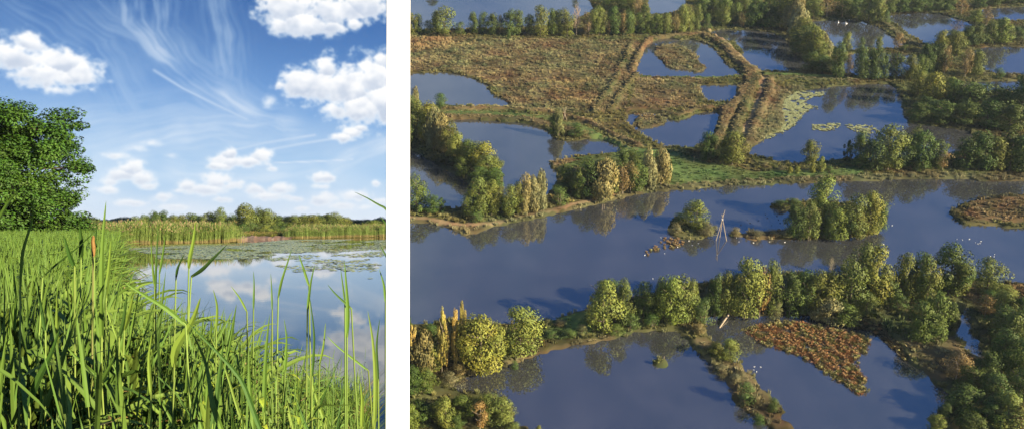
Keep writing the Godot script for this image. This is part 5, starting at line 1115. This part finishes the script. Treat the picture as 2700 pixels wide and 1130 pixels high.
func make_lakeside() -> void:
	var ground := mat("meadow_soil", lin(0.06, 0.065, 0.026), 0.95, 0.1)
	var tex := NoiseTexture2D.new()
	tex.width = 512
	tex.height = 512
	tex.seamless = true
	tex.noise = FastNoiseLite.new()
	tex.noise.frequency = 0.03
	var ramp := Gradient.new()
	ramp.set_color(0, Color(0.55, 0.50, 0.42))
	ramp.set_color(1, Color(1.0, 1.0, 0.85))
	tex.color_ramp = ramp
	ground.albedo_texture = tex
	ground.uv1_triplanar = true
	ground.uv1_world_triplanar = true
	ground.uv1_scale = Vector3(0.23, 0.23, 0.23)
	var poly := PackedVector2Array([Vector2(8, 60), Vector2(8, -3.5), Vector2(-0.55, -3.6)])
	poly.append_array(shore)
	poly.append_array(PackedVector2Array([Vector2(-SEAM * 2600.0, -2600), Vector2(-4000, -2600), Vector2(-4000, 60)]))
	sheet("ground", poly, 0.12, ground, 0.6)
	var water := mat("lake_water", lin(0.010, 0.012, 0.012), 0.015, 0.44)
	var bump := NoiseTexture2D.new()
	bump.width = 512
	bump.height = 512
	bump.seamless = true
	bump.as_normal_map = true
	bump.bump_strength = 1.2
	bump.noise = FastNoiseLite.new()
	bump.noise.frequency = 0.012
	water.normal_enabled = true
	water.normal_texture = bump
	water.normal_scale = 0.035
	water.uv1_triplanar = true
	water.uv1_world_triplanar = true
	water.uv1_scale = Vector3(0.35, 0.35, 0.35)
	sheet("lake", PackedVector2Array([Vector2(-0.75, -4.9), Vector2(-24.5, -161), Vector2(-62, -161), Vector2(-62, -80), Vector2(-30, -40), Vector2(-6, -5)]), 0.0, water)
	# low wall that holds the lake's edge above the valley
	var wall := mat("white_paint", lin(0.86, 0.86, 0.85), 0.5, 0.4)
	var f := Faces.new()
	var a := Vector3(-0.80, 0, -5.25)
	var b := Vector3(-24.6, 0, -161.5)
	var side := (b - a).cross(Vector3.UP).normalized() * 0.07
	for h in [[0.05, -5.0]]:
		var hi := Vector3(0, h[0], 0)
		var lo := Vector3(0, h[1], 0)
		f.quad(a - side + hi, b - side + hi, b + side + hi, a + side + hi, Color.WHITE)
		f.quad(a - side + lo, b - side + lo, b - side + hi, a - side + hi, Color.WHITE)
		f.quad(a + side + hi, b + side + hi, b + side + lo, a + side + lo, Color.WHITE)
		f.quad(a - side + lo, a - side + hi, a + side + hi, a + side + lo, Color.WHITE)
		f.quad(b - side + hi, b - side + lo, b + side + lo, b + side + hi, Color.WHITE)
	var w := top("lake_wall", f.mesh(), wall)
	tag(w, "low white wall along the lake edge behind the white post", "wall")
	# the white post: a thin board turned to the right, standing in the bank
	var board := thing("white_post", "tall plain white post between the reedy lake and the pond hillside", "post", Vector3(-0.305, 0, -2.0))
	var pb := Faces.new()
	# its two upright edges lie on the lines of sight x = -0.168 z and x = -0.137 z
	var left := Vector3(-0.1681 * 1.985, 0, -1.985) - board.position
	var right := Vector3(-0.1371 * 2.045, 0, -2.045) - board.position
	var back := Vector3(-0.006, 0, -0.016)
	var hi := Vector3(0, 3.15, 0)
	pb.quad(left, left + hi, right + hi, right, Color.WHITE)
	pb.quad(right, right + hi, right + back + hi, right + back, Color.WHITE)
	pb.quad(right + back, right + back + hi, left + back * 0.4 + hi, left + back * 0.4, Color.WHITE)
	pb.quad(left + back * 0.4, left + back * 0.4 + hi, left + hi, left, Color.WHITE)
	pb.quad(left + hi, left + back * 0.4 + hi, right + back + hi, right + hi, Color.WHITE)
	part(board, "board", pb.mesh(), wall)
	# bare mud bank on the far shore
	var mud := Faces.new()
	for i in 22:
		for k in 3:
			var q := []
			for c in [[i, k], [i + 1, k], [i + 1, k + 1], [i, k + 1]]:
				var t: float = c[0] / 22.0
				var x := lerpf(-47.2, -36.6, t)
				var s: int = c[1]
				q.append(Vector3(x, [-0.1, 0.32, 0.62, 0.42][s] * (0.8 + 0.5 * noise.get_noise_2d(x * 40.0, s * 20.0)), -123.6 - [0.0, 0.25, 0.9, 2.6][s] - 0.3 * fine.get_noise_2d(x * 60.0, 5.0)))
			mud.quad(q[0], q[3], q[2], q[1], vary(Color(0.15, 0.105, 0.085), 0.25))
	var mm := mat("mud", Color.WHITE, 0.9, 0.2)
	mm.vertex_color_use_as_albedo = true
	var mo := top("mud_bank", mud.mesh(), mm, "structure")
	mo.set_meta("label", "bare brown mud bank on the lake's far shore")

func make_big_tree() -> void:
	var o := thing("oak_tree", "large dark green oak standing behind the reeds beside the lake", "tree", Vector3(-41.2, 0.1, -61.0))
	var bark := Faces.new()
	var col := Color(0.06, 0.05, 0.04)
	bark.tube([Vector3(0, -0.2, 0), Vector3(0, 0.5, 0), Vector3(0.2, 3, 0), Vector3(0.1, 6, 0.2), Vector3(0, 9, 0), Vector3(0.2, 11.4, 0)], [0.75, 0.5, 0.42, 0.3, 0.17, 0.04], 10, col)
	var stem := part(o, "trunk", bark.mesh(), mats["bark"])
	var f := Faces.new()
	var tips := []
	for i in 34:
		var y := 1.0 + 10.2 * i / 34.0
		var a := i * 2.4 + rng.randf_range(-0.4, 0.4)
		var t := (y - 1.0) / 11.0
		var r := 5.9 * pow(sin(PI * clampf(0.26 + t * 0.68, 0.0, 1.0)), 0.6) * rng.randf_range(0.80, 1.12)
		var d := Vector3(cos(a), 0, sin(a))
		var tip := Vector3(0, y + rng.randf_range(-0.3, 1.4) * (1.0 - t * 0.3), 0) + d * r
		var mid := Vector3(0, y + 0.4, 0) + d * r * 0.5 + ball() * 0.4
		var limb := Faces.new()
		limb.tube([Vector3(0.1, y - 0.4, 0), mid, tip], [0.14 - 0.06 * t, 0.07, 0.015], 5, col)
		part(stem, "limb", limb.mesh(), mats["bark"])
		for k in 5:
			tips.append(mid.lerp(tip, rng.randf_range(0.0, 1.0)) + ball() * Vector3(1.7, 1.0, 1.7))
			tips.append(tip + ball() * Vector3(1.0, 0.8, 1.0))
			tips.append(mid * Vector3(0.55, 1.0, 0.55) + ball() * Vector3(1.6, 1.2, 1.6))
			if k < 3:
				tips.append(mid.lerp(tip, 0.7) + ball() * Vector3(1.6, 1.0, 1.6))
	for k in 110:
		tips.append(Vector3(0, 6.2, 0) + ball() * Vector3(4.9, 5.0, 4.9))
	for k in 46:
		var a := rng.randf() * TAU
		tips.append(Vector3(cos(a) * rng.randf_range(2.5, 5.4), rng.randf_range(0.9, 3.6), sin(a) * rng.randf_range(2.5, 5.4)))
	for q in tips:
		var tone := vary(Color(0.036, 0.082, 0.011), 0.28)
		var rad := rng.randf_range(0.5, 0.95)
		var away: Vector3 = ((q as Vector3) - Vector3(0, 5.0, 0)).normalized()
		for k in 165:
			var d := ball()
			d = d.normalized() * pow(d.length(), 0.6)
			var p: Vector3 = q + d * rad * Vector3(1.25, 0.7, 1.25)
			var up := (d * 0.5 + ball() * 0.8 + Vector3(0, 0.7, 0)).normalized()
			var s := up.cross(ball()).normalized()
			var e := up.cross(s)
			var z := rng.randf_range(0.07, 0.145)
			f.leaf(p, s * z, e * z * 0.62, d * 0.7 + away * 0.6, vary(tone, 0.2))
	part(o, "crown", f.mesh(), leafy("oak_leaves", Color.WHITE, 0.08))

func reed_plant(tall: float, leaves: int, wide: float, droop: float) -> ArrayMesh:
	var f := Faces.new()
	var green := Color(0.066, 0.120, 0.021)
	var lean := Vector3(rng.randf_range(-0.12, 0.12), 0, rng.randf_range(-0.12, 0.12)) * tall
	var stem := vary(Color(0.12, 0.17, 0.035), 0.2)
	f.tube([Vector3.ZERO, Vector3(0, tall * 0.5, 0) + lean * 0.35, Vector3(0, tall, 0) + lean], [0.005, 0.004, 0.002], 4, stem)
	for i in leaves:
		var t := 0.18 + 0.80 * (i + rng.randf() * 0.6) / leaves
		var foot := Vector3(0, tall * t, 0) + lean * t
		var a := i * PI + rng.randf_range(-1.1, 1.1)
		var out := Vector3(cos(a), 0, sin(a))
		var l := rng.randf_range(0.36, 0.92) * (1.05 - 0.25 * t)
		var rise := rng.randf_range(0.35, 1.5)
		var bend := droop * rng.randf_range(0.5, 1.5)
		var p := []
		for k in 7:
			var s := k / 6.0
			p.append(foot + out * l * s * (1.0 - 0.15 * s) + Vector3(0, l * (rise * s - bend * s * s), 0))
		var side := out.cross(Vector3.UP).normalized()
		side = (side + Vector3(0, rng.randf_range(-0.9, 0.9), 0) + out * rng.randf_range(-0.4, 0.4)).normalized()
		var c := vary(green, 0.42)
		var dice := rng.randf()
		if dice < 0.16:
			c = vary(Color(0.105, 0.155, 0.027), 0.2)
		elif dice < 0.25:
			c = vary(Color(0.22, 0.17, 0.07), 0.2)
		f.blade(p, wide * rng.randf_range(0.55, 1.3), side, Vector3(0, 0.3, 0), c, 0.45)
	# the spear of rolled young leaf on top
	var p := []
	for k in 5:
		p.append(Vector3(0, tall * 0.97 + 0.10 * k, 0) + lean + lean * 0.14 * k)
	f.blade(p, wide * 0.6, Vector3.RIGHT, Vector3(0, 0, 0.3), vary(green, 0.2), 0.8)
	return f.mesh()

func grass_tuft(blades: int, tall: float, wide: float) -> ArrayMesh:
	var f := Faces.new()
	for i in blades:
		var a := rng.randf() * TAU
		var out := Vector3(cos(a), 0, sin(a))
		var foot := out * rng.randf() * 0.10
		var l := tall * rng.randf_range(0.6, 1.0)
		var lean := rng.randf_range(0.08, 0.5)
		var p := []
		for k in 6:
			var s := k / 5.0
			p.append(foot + out * l * lean * s * s + Vector3(0, l * (s - 0.28 * lean * s * s * s), 0))
		f.blade(p, wide * rng.randf_range(0.6, 1.2), (out.cross(Vector3.UP) + ball() * 0.5).normalized(), out * 0.25, vary(Color(0.085, 0.14, 0.024) if rng.randf() < 0.82 else Color(0.22, 0.17, 0.075), 0.3), 0.8)
	return f.mesh()

func mass_height(x: float, d: float) -> float:
	# the reeds are highest on the left bank and get lower out towards the open water
	var s := clampf(-x / d, 0.1, 0.8)
	var fall := lerpf(0.172, 0.098, smoothstep(0.20, 0.45, s))
	fall = lerpf(fall, 0.026, smoothstep(0.47, 0.60, s))
	return maxf(0.9, 2.42 - fall * d)

func make_foreground() -> void:
	var m := leafy("reed_leaves", Color.WHITE, 0.16)
	m.roughness = 0.62
	var forms := []
	for i in 10:
		forms.append(reed_plant(1.5, 8 + i % 4, 0.040, 0.55 + 0.14 * i))
	var tufts := []
	for i in 4:
		tufts.append(grass_tuft(13, 1.35, 0.014))
	var root := Node3D.new()
	root.name = "reed_grass"
	add_child(root)
	tag(root, "dense green reeds and grass filling the near lake shore", "reeds")
	root.set_meta("kind", "stuff")
	var spots := []
	for i in 14:
		spots.append([])
	for k in 6400:
		var d := 2.8 + 7.2 * pow(rng.randf(), 0.75)
		var s := rng.randf_range(0.185, 0.76)
		if k >= 5500:
			# short growth along the water's edge
			d = rng.randf_range(3.0, 6.6)
			s = rng.randf_range(0.19, 0.42)
		if k % 3 == 0 and k < 5500:
			s = rng.randf_range(0.36, 0.76)
		var x := -s * d
		var h := mass_height(x, d) * (0.50 + 0.5 * sqrt(rng.randf()))
		if k >= 5500:
			h *= 0.82
		# open water shows between the reeds on the right
		if s < 0.36 and d > 5.6 + 9.0 * maxf(0.0, s - 0.2) and rng.randf() < 0.75:
			continue
		if d > 6.0 + 16.0 * maxf(0.0, s - 0.3) and rng.randf() < 0.6:
			continue
		if s < 0.5 and noise.get_noise_2d(x * 60.0, d * 60.0) < -0.05 and rng.randf() < 0.6:
			continue
		var i := rng.randi() % 10
		var sc := h / 1.95
		if s < 0.24:
			sc = minf(sc, 0.6)
		if k % 6 == 5:
			i = 10 + rng.randi() % 4
			sc = h / 1.5 * 0.85
		# slim, upright plants beside the post and the wall
		var room := clampf((s - 0.172) * d / (1.15 * sc), 0.12, 1.0)
		var b := Basis(Vector3(rng.randf_range(-1, 1), 0, rng.randf_range(-1, 1)).normalized(), (rng.randf_range(0.0, 0.10) + 0.3 * pow(rng.randf(), 3.0)) * (room if room > 0.9 else room * 0.2)) * Basis(Vector3.UP, rng.randf() * TAU)
		spots[i].append(Transform3D(b * Basis.from_scale(Vector3(room, 1.0, room) * sc), Vector3(x, 0.02, -d)))
	for i in 14:
		many(root, "reeds" if i < 10 else "grass", forms[i] if i < 10 else tufts[i - 10], m, spots[i])
	# low growth in the shade at the foot of the reeds
	var under := []
	for k in 1500:
		var d := 3.0 + 6.5 * sqrt(rng.randf())
		var s := rng.randf_range(0.195, 0.76)
		under.append(Transform3D(Basis(Vector3.UP, rng.randf() * TAU) * Basis.from_scale(Vector3(1.3, 0.6, 1.3) * rng.randf_range(0.5, 1.0)), Vector3(-s * d, 0.05, -d)))
	many(root, "undergrowth", tufts[0], m, under)
	# the marsh on the left bank, out to the oak
	var far := Node3D.new()
	far.name = "bank_reeds"
	add_child(far)
	tag(far, "tall reeds and rushes on the left bank in front of the oak", "reeds")
	far.set_meta("kind", "stuff")
	var fs := []
	for i in 10:
		fs.append([])
	for k in 15000:
		var d := 9.0 + 64.0 * pow(rng.randf(), 1.1)
		var s := rng.randf_range(0.50, 0.80)
		if s < 0.535 + 0.02 * noise.get_noise_2d(d * 30.0, 0.0) and d > 14.0 or s < 0.535 - (d - 14.0) * 0.012 and d <= 14.0:
			continue
		var h := rng.randf_range(1.6, 2.2)
		fs[rng.randi() % 10].append(Transform3D(Basis(Vector3.UP, rng.randf() * TAU) * Basis.from_scale(Vector3(1.5, h / 1.95, 1.5)), Vector3(-s * d, 0.05, -d)))
	for i in 10:
		many(far, "reeds", forms[i], m, fs[i])

func make_far_reeds() -> void:
	# reed bed on the far side: upright straw-footed stems
	var m := leafy("far_reed_leaves", Color.WHITE, 0.10)
	var forms := []
	for i in 5:
		var f := Faces.new()
		for k in 12:
			var x := rng.randf_range(-0.32, 0.32)
			var z := rng.randf_range(-0.32, 0.32)
			var h := rng.randf_range(1.7, 2.25)
			var top_ := Vector3(x + rng.randf_range(-0.12, 0.12), h, z + rng.randf_range(-0.1, 0.1))
			f.tube([Vector3(x, 0, z), Vector3(x, 0.55, z)], [0.012, 0.011], 3, vary(Color(0.20, 0.17, 0.07), 0.25))
			f.tube([Vector3(x, 0.55, z), top_], [0.011, 0.006], 3, vary(Color(0.14, 0.19, 0.05), 0.25))
			for j in 5:
				var t := rng.randf_range(0.35, 0.98)
				var a := rng.randf() * TAU
				var foot := Vector3(x, 0, z).lerp(top_, t)
				var out := Vector3(cos(a), 0, sin(a)) * 0.26
				f.blade([foot, foot + out * 0.6 + Vector3(0, 0.24, 0), foot + out * 1.3 + Vector3(0, 0.26, 0)], 0.045, out.cross(Vector3.UP).normalized(), Vector3(0, 0.2, 0), vary(Color(0.115, 0.18, 0.038), 0.28))
			if rng.randf() < 0.4:
				f.blade([top_, top_ + Vector3(0.05, 0.14, 0), top_ + Vector3(0.12, 0.24, 0)], 0.07, Vector3(0, 0, 1), Vector3.ZERO, vary(Color(0.24, 0.18, 0.10), 0.2))
		forms.append(f.mesh())
	for bed in [["reed_bed", "straw-footed green reed bed standing in the lake's left side", [Vector2(-49, -84), Vector2(-46.3, -84), Vector2(-43.5, -87.5), Vector2(-37.2, -97.5), Vector2(-38.5, -104), Vector2(-46, -112), Vector2(-58, -100)], 2300, 1.0, 0.0],
		["reed_bed", "low green reed fringe right of the mud bank on the far shore", [Vector2(-37.0, -125.5), Vector2(-35, -129.2), Vector2(-29, -140), Vector2(-23.4, -150), Vector2(-26, -170), Vector2(-38, -160), Vector2(-40, -132)], 2000, 0.92, 0.0],
		["reed_bed", "thin brown rough grass behind the mud bank", [Vector2(-62, -128), Vector2(-37, -128.5), Vector2(-37, -150), Vector2(-66, -150)], 1500, 0.42, 1.0]]:
		var spots := []
		for i in 5:
			spots.append([])
		var tints := [[], [], [], [], []]
		var poly := PackedVector2Array(bed[2])
		for k in bed[3]:
			var q := inside(poly) + Vector2(rng.randf_range(-1, 1), rng.randf_range(-1, 1)) * (1.6 if rng.randf() < 0.25 else 0.3)
			var i := rng.randi() % 5
			var s: float = rng.randf_range(0.72, 1.1) * float(bed[4]) * (1.0 + 0.45 * noise.get_noise_2d(q.x * 11.0, q.y * 11.0))
			spots[i].append(Transform3D(Basis(Vector3.UP, rng.randf() * TAU) * Basis.from_scale(Vector3(1.2, s, 1.2)), Vector3(q.x, 0.0, q.y)))
			tints[i].append(Color(1, 1, 1) if bed[5] == 0.0 else Color(1.1, 0.85, 0.7))
		var root := Node3D.new()
		root.name = numbered(bed[0])
		add_child(root)
		tag(root, bed[1], "reeds")
		root.set_meta("kind", "stuff")
		for i in 5:
			many(root, "reeds", forms[i], m, spots[i], tints[i])

func make_lake_trees() -> void:
	for t in LAKE_TREES:
		var look: String = tree_look[t[4]]
		plant_tree(Vector3(t[0], 0.1, t[1]), Vector3.UP, t[2], t[3] * 1.25, t[4], look + " on the horizon behind the reedy lake", "trees behind the reedy lake")
	for t in LAKE_BUSHES:
		var look: String = tree_look[t[4]]
		plant_tree(Vector3(t[0], 0.1, t[1]), Vector3.UP, t[2], t[3] * 1.1, t[4], look + " at the foot of the lakeside tree line", "bushes below the lakeside tree line")
	# the farthest woods: one low mass
	var spots := []
	for k in 420:
		var d := rng.randf_range(420.0, 700.0)
		var s := rng.randf_range(0.16, 0.75)
		spots.append(Transform3D(Basis(Vector3.UP, rng.randf() * TAU) * Basis.from_scale(Vector3(11, rng.randf_range(4.5, 7.5), 11)), Vector3(-s * d, 0.0, -d)))
	var o := many(self, "distant_wood", crowns[6][0], tree_mats[0], spots)
	tag(o, "low distant wood along the horizon beyond the lake", "wood")

func make_lilies() -> void:
	var m := leafy("lily_leaves", Color.WHITE, 0.12)
	m.roughness = 0.25
	m.metallic_specular = 0.6
	var forms := []
	for i in 4:
		var f := Faces.new()
		var col := vary([Color(0.30, 0.33, 0.075), Color(0.25, 0.30, 0.07), Color(0.34, 0.34, 0.08), Color(0.20, 0.25, 0.06)][i], 0.1)
		var start := rng.randf() * TAU
		for k in 12:
			var a := start + 0.2 + (TAU - 0.4) * k / 12.0
			var b := start + 0.2 + (TAU - 0.4) * (k + 1) / 12.0
			f.tri(Vector3(0, 0.16, 0), Vector3(cos(a), 0.03 + 0.03 * sin(a * 2.0 + i), sin(a) * 0.85), Vector3(cos(b), 0.03 + 0.03 * sin(b * 2.0 + i), sin(b) * 0.85), col)
		forms.append(f.mesh())
	var dense := PackedVector2Array([Vector2(-47, -86), Vector2(-34, -98), Vector2(-36, -120), Vector2(-26, -122), Vector2(-24, -90), Vector2(-18.5, -68), Vector2(-17.0, -52), Vector2(-25, -53), Vector2(-30, -62)])
	var loose := PackedVector2Array([Vector2(-24, -90), Vector2(-20, -122), Vector2(-13.5, -78), Vector2(-9.5, -56), Vector2(-6.2, -33), Vector2(-10.5, -37), Vector2(-13.5, -43), Vector2(-17, -52), Vector2(-19, -70)])
	var pads := []
	for k in 16000:
		var q := inside(dense)
		if noise.get_noise_2d(q.x * 5.0, q.y * 3.0) < -0.22:
			continue
		pads.append(q)
	for k in 3600:
		var q := inside(loose)
		if fine.get_noise_2d(q.x * 9.0, q.y * 6.0) < -0.05:
			continue
		pads.append(q)
	pads.sort_custom(func(a, b): return a.y > b.y)
	var rest := [[], [], [], []]
	for k in pads.size():
		var q: Vector2 = pads[k]
		if q.x > SEAM * q.y - 0.4 and q.y < 0:
			continue
		var s := rng.randf_range(0.10, 0.19)
		var b := Basis(Vector3(rng.randf_range(-1, 1), 0, rng.randf_range(-1, 1)).normalized(), rng.randf_range(0.0, 0.10)) * Basis(Vector3.UP, rng.randf() * TAU) * Basis.from_scale(Vector3(s, s, s))
		var i := rng.randi() % 4
		if k < 240:
			var o := thing("lily_pad", "yellow-green lily pad on the open water at the pads' near edge", "lily pad", Vector3(q.x, 0.012, q.y), "lily pads nearest the reeds")
			o.basis = b
			part(o, "leaf", forms[i], m)
		else:
			rest[i].append(Transform3D(b, Vector3(q.x, 0.012, q.y)))
	var root := Node3D.new()
	root.name = "lily_field"
	add_child(root)
	tag(root, "carpet of yellow-green lily pads covering the lake's far half", "lily pads")
	root.set_meta("kind", "stuff")
	for i in 4:
		many(root, "lily_pads", forms[i], m, rest[i])

func make_blades() -> void:
	var m: Material = mats["reed_leaves"]
	var tones := [Color(0.036, 0.080, 0.016), Color(0.076, 0.142, 0.024), Color(0.125, 0.195, 0.032)]
	var all := BLADES.duplicate()
	for k in 70:
		# more broad blades, strewn through the reeds
		var d := rng.randf_range(2.5, 4.6)
		var sx := rng.randf_range(0.22, 0.70)
		var y := (mass_height(-sx * d, d) - 0.1) * rng.randf_range(0.72, 1.06)
		var l := rng.randf_range(0.35, 0.75)
		var lean := rng.randf_range(-0.5, 0.5)
		var sag := rng.randf_range(0.0, 0.35)
		var foot := Vector3(-sx * d, y - l, -d)
		if foot.x + lean * l > -0.185 * d:
			continue
		var line := []
		for i in 4:
			var t := 1.0 - i / 3.0
			line.append(foot + Vector3(lean * l * t, l * (t - sag * t * t), rng.randf_range(-0.02, 0.02)))
		all.append([rng.randi() % 3, rng.randf_range(0.012, 0.026), line])
	for e in all:
		var raw: Array = e[2]
		var curve := Curve3D.new()
		for i in raw.size():
			var q: Vector3 = raw[raw.size() - 1 - i]
			var prev: Vector3 = raw[mini(raw.size() - 1, raw.size() - i)]
			var next: Vector3 = raw[maxi(0, raw.size() - 2 - i)]
			var tan := (next - prev) * 0.22
			curve.add_point(q, -tan, tan)
		var pts := []
		var l := curve.get_baked_length()
		for i in 13:
			pts.append(curve.sample_baked(l * i / 12.0, true))
		var foot: Vector3 = pts[0]
		var heading := ((pts[4] as Vector3) - foot).normalized()
		var base := Vector3(foot.x - heading.x * 0.10, 0.0, foot.z - 0.05)
		var tip: Vector3 = pts[12]
		var chord := tip.distance_to(foot)
		var shape := "straight"
		if l > chord * 1.025:
			shape = "arching"
		elif l > chord * 1.006:
			shape = "gently bent"
		var size := "short"
		if l > 0.62:
			size = "long"
		elif l > 0.40:
			size = "medium-long"
		var stance := "upright"
		if absf(tip.x - foot.x) > absf(tip.y - foot.y):
			stance = "nearly level"
		elif absf(tip.x - foot.x) > 0.3 * absf(tip.y - foot.y):
			stance = "slanting"
		var girth := "broad" if float(e[1]) > 0.021 else "narrow"
		var o := thing("reed_blade", "%s %s %s %s %s reed blade in the near grass" % [size, girth, shape, stance, ["dark green", "mid green", "bright green"][e[0]]], "reed", base, "reed blades in the foreground")
		var local := []
		for p in pts:
			local.append((p as Vector3) - base)
		var f := Faces.new()
		var along: Vector3 = (pts[12] as Vector3) - foot
		var side := along.cross(Vector3(0.25, 0.1, 1.0)).normalized()
		f.blade(local, float(e[1]) * 1.12, side, Vector3(0.05, 0.0, 0.35), vary(tones[e[0]], 0.12), 0.45)
		part(o, "leaf", f.mesh(), m)
		if foot.y > 0.3:
			var st := Faces.new()
			var up: Vector3 = local[0]
			st.tube([Vector3.ZERO, up * 0.55 + Vector3(-heading.x * 0.03, 0, 0), up, local[1]], [0.0045, 0.004, 0.0035, 0.002], 6, vary(Color(0.13, 0.19, 0.04), 0.2))
			part(o, "stem", st.mesh(), m)
	# last year's bulrush
	var c := thing("bulrush", "brown cigar-shaped bulrush head among the foreground reeds", "bulrush", Vector3(-2.02, 0.0, -3.6))
	var s := Faces.new()
	s.tube([Vector3.ZERO, Vector3(0.0, 1.2, 0), Vector3(0.0, 2.26, 0)], [0.007, 0.006, 0.004], 6, Color(0.12, 0.13, 0.04))
	part(c, "stem", s.mesh(), m)
	var h := Faces.new()
	h.tube([Vector3(0, 2.245, 0), Vector3(0.001, 2.255, 0), Vector3(0.002, 2.29, 0), Vector3(-0.002, 2.32, 0), Vector3(0.001, 2.34, 0), Vector3(0.0, 2.348, 0)], [0.002, 0.008, 0.0095, 0.0085, 0.007, 0.002], 8, Color(0.17, 0.095, 0.03))
	part(c, "seed_head", h.mesh(), m)

func make_herbs() -> void:
	var m := leafy("herb_leaves", Color.WHITE, 0.2)
	var forms := []
	for v in 3:
		var f := Faces.new()
		f.tube([Vector3.ZERO, Vector3(0.02, 0.6, 0), Vector3(-0.01, 1.2, 0.02)], [0.006, 0.005, 0.002], 5, Color(0.10, 0.13, 0.04))
		for i in 22:
			var y := 0.55 + 0.03 * i
			var a := i * 2.1 + rng.randf() * 0.4
			var out := Vector3(cos(a), 0.0, sin(a))
			var foot := Vector3(0, y, 0)
			var l := rng.randf_range(0.05, 0.085)
			f.tube([foot, foot + out * 0.05 + Vector3(0, 0.02, 0)], [0.002, 0.0015], 3, Color(0.10, 0.13, 0.04))
			var p := []
			for k in 6:
				var s := k / 5.0
				p.append(foot + out * (0.04 + l * s) + Vector3(0, 0.02 + 0.03 * s - 0.05 * s * s, 0))
			f.blade(p, 0.05, out.cross(Vector3.UP).normalized(), Vector3(0, 0.25, 0), vary(Color(0.17, 0.23, 0.025), 0.25), 0.35)
		forms.append(f.mesh())
	for k in 34:
		var d := rng.randf_range(3.2, 5.4)
		var s := rng.randf_range(0.26, 0.68)
		var o := thing("leafy_herb", "yellow-green leafy herb low among the near reeds", "plant", Vector3(-s * d, 0.05, -d), "leafy herbs among the near reeds")
		var tall := (2.4 - d * rng.randf_range(0.18, 0.27)) / 1.2
		o.basis = Basis(Vector3.UP, rng.randf() * TAU) * Basis.from_scale(Vector3(1.0, clampf(tall, 0.8, 1.6), 1.0))
		part(o, "stem_and_leaves", forms[k % 3], m)

# ---------------------------------------------------------------- all of it
func _ready() -> void:
	rng.seed = 77
	var cam := Camera3D.new()
	cam.name = "camera"
	cam.fov = FOV
	cam.near = 0.05
	cam.far = 6000.0
	cam.position = Vector3(0, EYE, 0)
	cam.rotation.x = PITCH
	add_child(cam)
	cam.current = true
	var env := Environment.new()
	env.background_mode = Environment.BG_SKY
	env.tonemap_mode = Environment.TONE_MAPPER_LINEAR
	env.tonemap_exposure = 3.25
	var sky := Sky.new()
	var pan := PanoramaSkyMaterial.new()
	pan.panorama = make_sky()
	pan.energy_multiplier = 0.325
	sky.sky_material = pan
	env.sky = sky
	env.fog_enabled = true
	env.fog_light_color = Color(0.80, 0.87, 0.97)
	env.fog_density = 0.00006
	env.sdfgi_enabled = true
	env.ssao_enabled = true
	env.ssil_enabled = true
	var we := WorldEnvironment.new()
	we.name = "environment"
	we.environment = env
	add_child(we)
	var sun := DirectionalLight3D.new()
	sun.name = "sun"
	sun.light_energy = 1.6
	sun.light_color = Color(1.0, 0.92, 0.77)
	sun.light_angular_distance = 0.5
	sun.shadow_enabled = true
	add_child(sun)
	var to_sun := (right_axis * 0.80 + off_slope * 0.42 - up_slope * 0.35).normalized()
	sun.look_at_from_position(to_sun * 50.0, Vector3.ZERO, Vector3.UP)
	tree_axis = (off_slope * 0.5 + Vector3.UP * 0.5).normalized()
	make_maps()
	make_slope()
	make_lakeside()
	make_tree_kinds()
	for c in TREES:
		for t in c[2]:
			var alike := []
			for q in c[2]:
				if q[4] == t[4]:
					alike.append(q[2])
			alike.sort()
			var rank := alike.size() - 1 - alike.find(t[2])
			var word := ""
			if alike.size() > 1 and alike.count(t[2]) == 1:
				if rank < 3 and (rank < 2 or alike.size() > 3):
					word = ["tallest ", "second tallest ", "third tallest "][rank]
				elif rank == alike.size() - 1:
					word = "lowest "
			plant_tree(on_slope(t[0], t[1], maxf(0.0, land_height(t[0], t[1])) - 0.05), tree_axis, t[2], t[3], t[4], "%s%s %s" % [word, tree_look[t[4]], c[0]], c[1])
	make_big_tree()
	make_lake_trees()
	make_marsh_plants()
	make_tussocks()
	make_poles()
	make_birds()
	make_far_reeds()
	make_foreground()
	make_lilies()
	make_blades()
	make_herbs()
